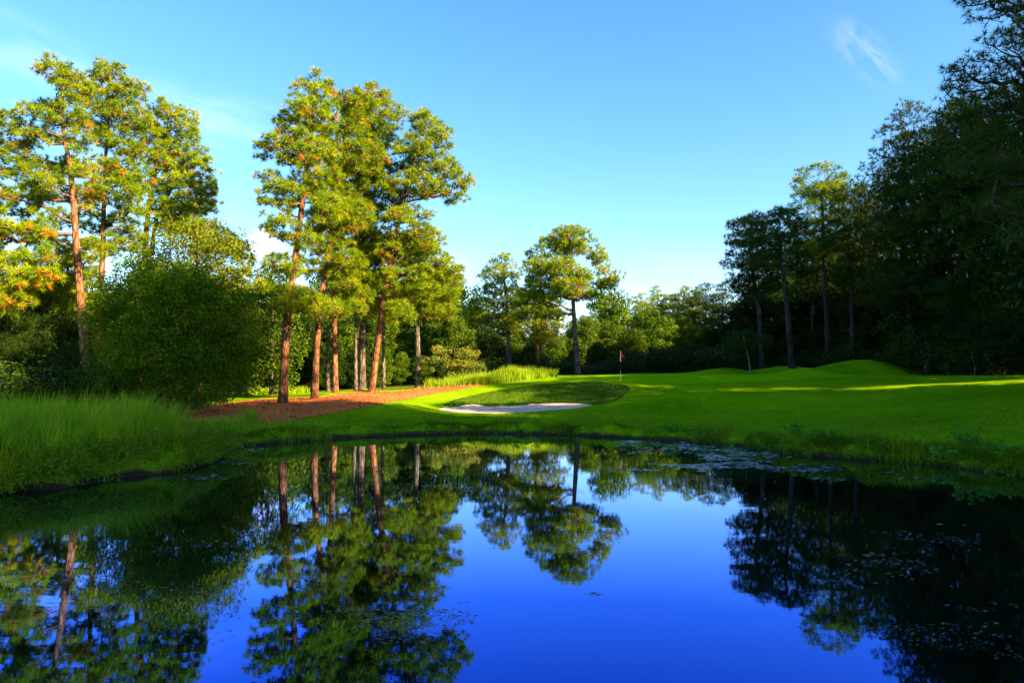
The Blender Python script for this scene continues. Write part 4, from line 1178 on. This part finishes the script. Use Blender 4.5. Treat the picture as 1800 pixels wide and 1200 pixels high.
# short mown blades give the near slope its nap
k = rng.integers(0, len(sh), 52000)
xy = sh[k] + nrm[k] * (9.0 * rng.random(len(k)) ** 1.3)[:, None] + rng.normal(size=(len(k), 2)) * 0.4
xy = xy[(dist_poly(POND, xy[:, 0], xy[:, 1]) > 0.3) & ~inside(STRAW_E, xy[:, 0], xy[:, 1]) & ~inside(SAND_E, xy[:, 0], xy[:, 1])]
th = rng.random(len(xy)) * 6.28
ln_ = np.c_[np.cos(th) * 0.03, np.sin(th) * 0.03, 0.035 + 0.04 * rng.random(len(xy))]
sd = np.c_[-np.sin(th), np.cos(th), np.zeros(len(xy))] * 0.012
p0 = np.c_[xy, hz(xy[:, 0], xy[:, 1]) - 0.004]
v = np.stack([p0 - sd, p0 + sd, p0 + ln_], 1).reshape(-1, 3)
mt = leaf_mat('mown_blades', [(0, (0.085, 0.17, 0.002)), (0.7, (0.16, 0.27, 0.003)), (1, (0.26, 0.32, 0.012))], 0.35, var=0.0)
tone_ = np.clip(0.5 + 0.8 * nz2(xy, 0.5, 31) + rng.normal(size=len(xy)) * 0.22, 0, 1)
tag(obj('mown_grass', mesh_np('mown_grass', v, np.arange(len(v)).reshape(-1, 3), tone_), mt), 'short mown grass on the slope above the banks', 'grass', kind='stuff')

# single tussocks and leafy plants that stand out
def tussock(px, py, Y, h, n_, spread, label, group=None, mat='grass_blade', wd=0.014, lean=0.7):
    p = P(px, py, Y); x, y = p[0], p[1]; z = hz1(x, y)
    a = rng.normal(size=(n_, 2)) * spread
    v, f, t = blades(a, hz(a[:, 0] + x, a[:, 1] + y) - z - 0.02, h, wd, lean, 0.9, 4, 0.1, 0.9, 0.06)
    o_ = obj('grass_tussock', mesh_np('grass_tussock', v, f, t), M[mat])
    o_.location = (x, y, z)
    return tag(o_, label, 'grass tussock', group)


tussock(437, 745, 28.5, 1.0, 420, 0.22, 'upright tussock at the near corner of the pine straw')
tussock(398, 748, 27.0, 0.65, 900, 0.45, 'low rounded tussock between the left bank grass and the pine straw')
tussock(545, 765, 26.0, 0.5, 700, 0.35, 'arching tussock on the far bank below the pine straw')
tussock(480, 775, 25.0, 0.45, 600, 0.45, 'short spreading tussock beside the small inlet')
tussock(870, 765, 28.8, 0.45, 160, 0.35, 'sparse reeds standing in front of the far bank', mat='turf_blade', wd=0.02)
tussock(1590, 812, 19.2, 0.5, 500, 0.35, 'thick tussock hanging over the water on the right bank')
for px, py, Y, h, lb in [(1390, 762, 22.5, 0.38, 'pale fern-like plant on the right bank brow'), (1235, 768, 24.6, 0.3, 'bright leafy weed growing on the undercut far bank'),
                         (1280, 778, 23.4, 0.26, 'low leafy weed close above the water on the far bank'), (1700, 768, 18.6, 0.6, 'tall spindly weed with pale leaves on the right bank'),
                         (1755, 785, 17.6, 0.35, 'clump of pale leaves at the brow of the right bank'), (1660, 800, 18.3, 0.3, 'low pale weed spreading above the water beside the thick tussock'),
                         (1450, 785, 20.8, 0.3, 'small broad-leaved weed on the bare lip of the right bank'), (1180, 758, 26.2, 0.25, 'small bright weed at the turn of the far bank')]:
    p = P(px, py, Y); x, y = p[0], p[1]; z = hz1(x, y)
    root = thing('weed_plant', (x, y, z), lb, 'plant')
    ns = 9
    th = rng.random(ns) * 6.28
    tip = np.c_[np.cos(th), np.sin(th), np.zeros(ns)] * (0.4 * rng.random((ns, 1)) + 0.1) + np.c_[np.zeros((ns, 2)), h * (0.5 + 0.6 * rng.random(ns))]
    pl = np.stack([np.zeros((ns, 3)), tip * (0.4, 0.4, 0.6), tip], 1)
    v, f = tubes(pl, np.tile([[0.008, 0.006, 0.003]], (ns, 1)), 4)
    obj('stem', mesh_np('stem', v, f), M['weed'], root)
    c_ = (pl[:, None, 0] * 0 + tip[:, None] * np.linspace(0.4, 1, 5)[None, :, None]).reshape(-1, 3)
    v, f, t = leaf_arrays(c_, 0.09, 12, 0.085, 0.45, 0.3, 0.6)
    obj('foliage', mesh_np('foliage', v, f, t), M['pale_weed'], root)

# ornamental tall grass on the mound behind the bunker
MW = np.array([P(px, py, Y)[:2] for px, py, Y in [(745, 684, 49), (800, 680, 48.5), (850, 676, 48.2), (900, 673, 48.6), (950, 670, 49), (975, 668, 50), (980, 665, 52), (940, 664, 54), (880, 668, 54), (800, 676, 53)]])
xy = scatter(MW, 15000)
nn = nz2(xy, 0.9, 14)
ok = rng.random(len(xy)) < np.clip(0.65 + nn * 1.3, 0.05, 1)
xy, nn = xy[ok], nn[ok]
v, f, t = blades(xy, hz(xy[:, 0], xy[:, 1]) - 0.02, np.clip(0.72 + 0.4 * nn, 0.3, 1.2), 0.03, 0.45, 0.8, 4, 0.15, 0.9, 0.08)
tag(obj('tall_grass', mesh_np('tall_grass', v, f, t), M['grass_blade']), 'pale tall grass crowning the mound behind the bunker', 'grass', kind='stuff')
# ragged turf along the top edge of the sand
rim = SAND_E[SAND_E[:, 1] > 40.2]
k = rng.integers(0, len(rim), 3500)
xy = rim[k] + rng.normal(size=(len(k), 2)) * 0.06 + (0, 0.10)
v, f, t = blades(xy, hz(xy[:, 0], xy[:, 1]), 0.14, 0.02, 0.5, 0.5, 2, 0.0, 0.5, 0.1, wind=(0, -0.5))
tag(obj('bunker_fringe', mesh_np('bunker_fringe', v, f, t), M['turf_blade']), 'ragged turf fringe along the top edge of the bunker sand', 'grass', kind='stuff')
xy = scatter(FACE_W, 9000)
v, f, t = blades(xy, hz(xy[:, 0], xy[:, 1]) + 0.02, 0.12, 0.022, 0.9, 0.5, 2, 0.0, 0.7, 0.10)
mf = leaf_mat('bunker_face_blades', [(0, (0.03, 0.07, 0.002)), (0.7, (0.07, 0.135, 0.004)), (1, (0.28, 0.25, 0.13))], 0.3, var=0.0)  # coarse grass tones with the shade of the face put in
tag(obj('bunker_face_grass', mesh_np('bunker_face_grass', v, f, t), mf), 'coarse dark grass blades over the bunker face', 'grass', kind='stuff')
# light rough behind the pine straw
FB = np.array([P(px, py, Y)[:2] for px, py, Y in [(430, 694, 60), (530, 690, 62), (545, 686, 64), (440, 690, 64)]])
xy = scatter(FB, 2600)
v, f, t = blades(xy, hz(xy[:, 0], xy[:, 1]), 0.7, 0.04, 0.4, 0.7, 3, 0.3, 0.9, 0.05)
tag(obj('tall_grass', mesh_np('tall_grass', v, f, t), M['grass_blade']), 'strip of tall grass across the fairway behind the front lit pine', 'grass', kind='stuff')

# fallen cones and twigs on the straw
xy = scatter(STRAW_E, 130)
zz = hz(xy[:, 0], xy[:, 1]) + 0.05
oct_v = np.array([(1, 0, 0), (-1, 0, 0), (0, 1, 0), (0, -1, 0), (0, 0, 1), (0, 0, -1)], float) * (0.09, 0.055, 0.05)
oct_f = np.array([(0, 2, 4), (2, 1, 4), (1, 3, 4), (3, 0, 4), (2, 0, 5), (1, 2, 5), (3, 1, 5), (0, 3, 5)])
th = rng.random(len(xy)) * 6.28
R = np.stack([np.stack([np.cos(th), -np.sin(th), 0 * th], -1), np.stack([np.sin(th), np.cos(th), 0 * th], -1), np.stack([0 * th, 0 * th, 1 + 0 * th], -1)], 1)
sc_ = 0.5 + 0.6 * rng.random((len(xy), 1, 1))
v = np.einsum('nij,kj->nki', R, oct_v) * sc_ + np.c_[xy, zz][:, None]
f = (np.arange(len(xy))[:, None, None] * 6 + oct_f[None]).reshape(-1, 3)
tag(obj('fallen_pine_cones', mesh_np('fallen_pine_cones', v.reshape(-1, 3), f), M['cone']), 'dark fallen cones scattered over the pine straw', 'pine cones', kind='stuff')
# straw needles give the bed a loose surface
xy = scatter(STRAW_E, 16000)
v, f, t = blades(xy, hz(xy[:, 0], xy[:, 1]) + 0.015, 0.10, 0.02, 1.6, 0.2, 2, 0.0, 1.0, 0.0)
m2 = leaf_mat('straw_needles', [(0, (0.28, 0.08, 0.025)), (0.6, (0.56, 0.19, 0.06)), (1, (0.72, 0.33, 0.12))], 0.1, var=0.0)
tag(obj('straw_needles', mesh_np('straw_needles', v, f, t), m2), 'loose needles standing up from the pine straw bed', 'pine straw', kind='stuff')

# floating pondweed: thin drifts of small leaves lying at slight angles on the surface
pts = []
for px, py, sx, sy, n_ in [(1230, 785, 150, 9, 3600), (1330, 800, 130, 8, 5000), (1290, 818, 160, 8, 5400), (1400, 822, 110, 6, 2400), (1130, 775, 60, 4, 600), (1560, 838, 140, 8, 300), (1700, 842, 90, 6, 150),
                           (430, 788, 40, 3, 300), (420, 812, 50, 4, 300), (330, 838, 80, 4, 260), (600, 772, 160, 2, 400), (900, 768, 220, 2, 600), (650, 830, 120, 10, 260), (770, 860, 60, 12, 240), (1130, 822, 60, 4, 240),
                           (1620, 955, 120, 26, 700), (1540, 995, 110, 24, 500), (1690, 1120, 160, 50, 1600), (700, 1090, 150, 50, 3000), (560, 1060, 130, 40, 800), (1040, 1042, 26, 4, 120), (1010, 945, 80, 20, 500),
                           (250, 1070, 200, 50, 1200), (110, 1010, 130, 30, 600), (380, 960, 120, 30, 300)]:
    a = np.c_[px + (rng.random(n_) * 2 - 1) * sx, py + (rng.random(n_) * 2 - 1) * sy * 1.3]
    q_ = ((a[:, 0] - px) / sx) ** 2 + ((a[:, 1] - py) / sy / 1.3) ** 2
    for (x_, y_), e_ in zip(a, q_):
        d_ = pdir(x_, y_)
        if d_.z < -0.02:
            t = -CAMH / d_.z
            X_, Y_ = d_.x * t, d_.y * t
            if 1.2 * noise.noise((X_ * 0.9, Y_ * 1.3, 3.0)) + 0.7 * noise.noise((X_ * 3, Y_ * 5, 8.0)) + 0.3 * (rng.random() - 0.5) > -0.1 + 0.5 * e_:
                pts.append((X_, Y_))
pts = np.array(pts)
pts = pts[dist_poly(POND, pts[:, 0], pts[:, 1]) < -0.05]
n_ = len(pts)
th = rng.random((n_, 1)) * 6.28
ks = np.arange(5) / 5 * 2 * np.pi
rad = (0.008 + 0.022 * rng.random((n_, 1)) ** 2) * np.clip(pts[:, 1:2] / 14, 0.1, 1.25) ** 1.5 * (0.7 + 0.6 * rng.random((n_, 5)))
tilt = rng.normal(size=(n_, 2)) * 0.10
dx_, dy_ = rad * np.cos(ks + th) * 2.6, rad * np.sin(ks + th)
v = np.stack([pts[:, :1] + dx_, pts[:, 1:] + dy_, 0.006 + dx_ * tilt[:, :1] + dy_ * tilt[:, 1:]], -1).reshape(-1, 3)
f = (np.arange(n_)[:, None, None] * 5 + np.array([(0, 1, 2), (0, 2, 3), (0, 3, 4)])[None]).reshape(-1, 3)
tag(obj('floating_pondweed', mesh_np('floating_pondweed', v, f), M['pondweed']), 'pale floating pondweed scattered on the still water', 'pondweed', kind='stuff')

# ------------------------------------------------------------------ flagstick
fp = P(1091, 668, 49); fx, fy = fp[0], fp[1]; fz = hz1(fx, fy) + 0.012
root = thing('flagstick', (fx, fy, fz), 'golf flagstick with a limp red flag in the putting green', 'flagstick')


def tube_obj(name, z0, z1, r, mat):
    v, f = tubes(np.array([[(0, 0, z0), (0, 0, (z0 + z1) / 2), (0, 0, z1)]]), np.array([[r, r, r]]), 10)
    return obj(name, mesh_np(name, v, f, smooth=True), mat, root)


tube_obj('pole', -0.02, 2.12, 0.016, M['white'])
tube_obj('stripe', 0.62, 1.25, 0.0185, M['black'])
tube_obj('stripe', 1.25, 1.33, 0.0185, M['red'])
# limp flag: hangs from the top, folded towards the right
nu, nv_ = 14, 12
V = []
for j in range(nv_ + 1):
    for i in range(nu + 1):
        s_, t = i / nu, j / nv_
        drop = 0.62 * s_ ** 1.3 * (1 - t * 0.75)
        x_ = 0.02 + 0.36 * s_ ** 0.8 * (0.45 + 0.55 * t)
        z_ = 2.10 - 0.42 * t - drop * 0.75
        y_ = 0.05 * math.sin(s_ * 9 + t * 3) * s_
        V.append((x_, y_, max(z_, 1.38)))
idf = np.arange((nu + 1) * (nv_ + 1)).reshape(nv_ + 1, nu + 1)
Fq = np.stack([idf[:-1, :-1], idf[:-1, 1:], idf[1:, 1:], idf[1:, :-1]], -1).reshape(-1, 4)
obj('flag', mesh_np('flag', V, Fq, smooth=True), M['red'], root)
tube_obj('cup', -0.10, 0.004, 0.054, M['white'])
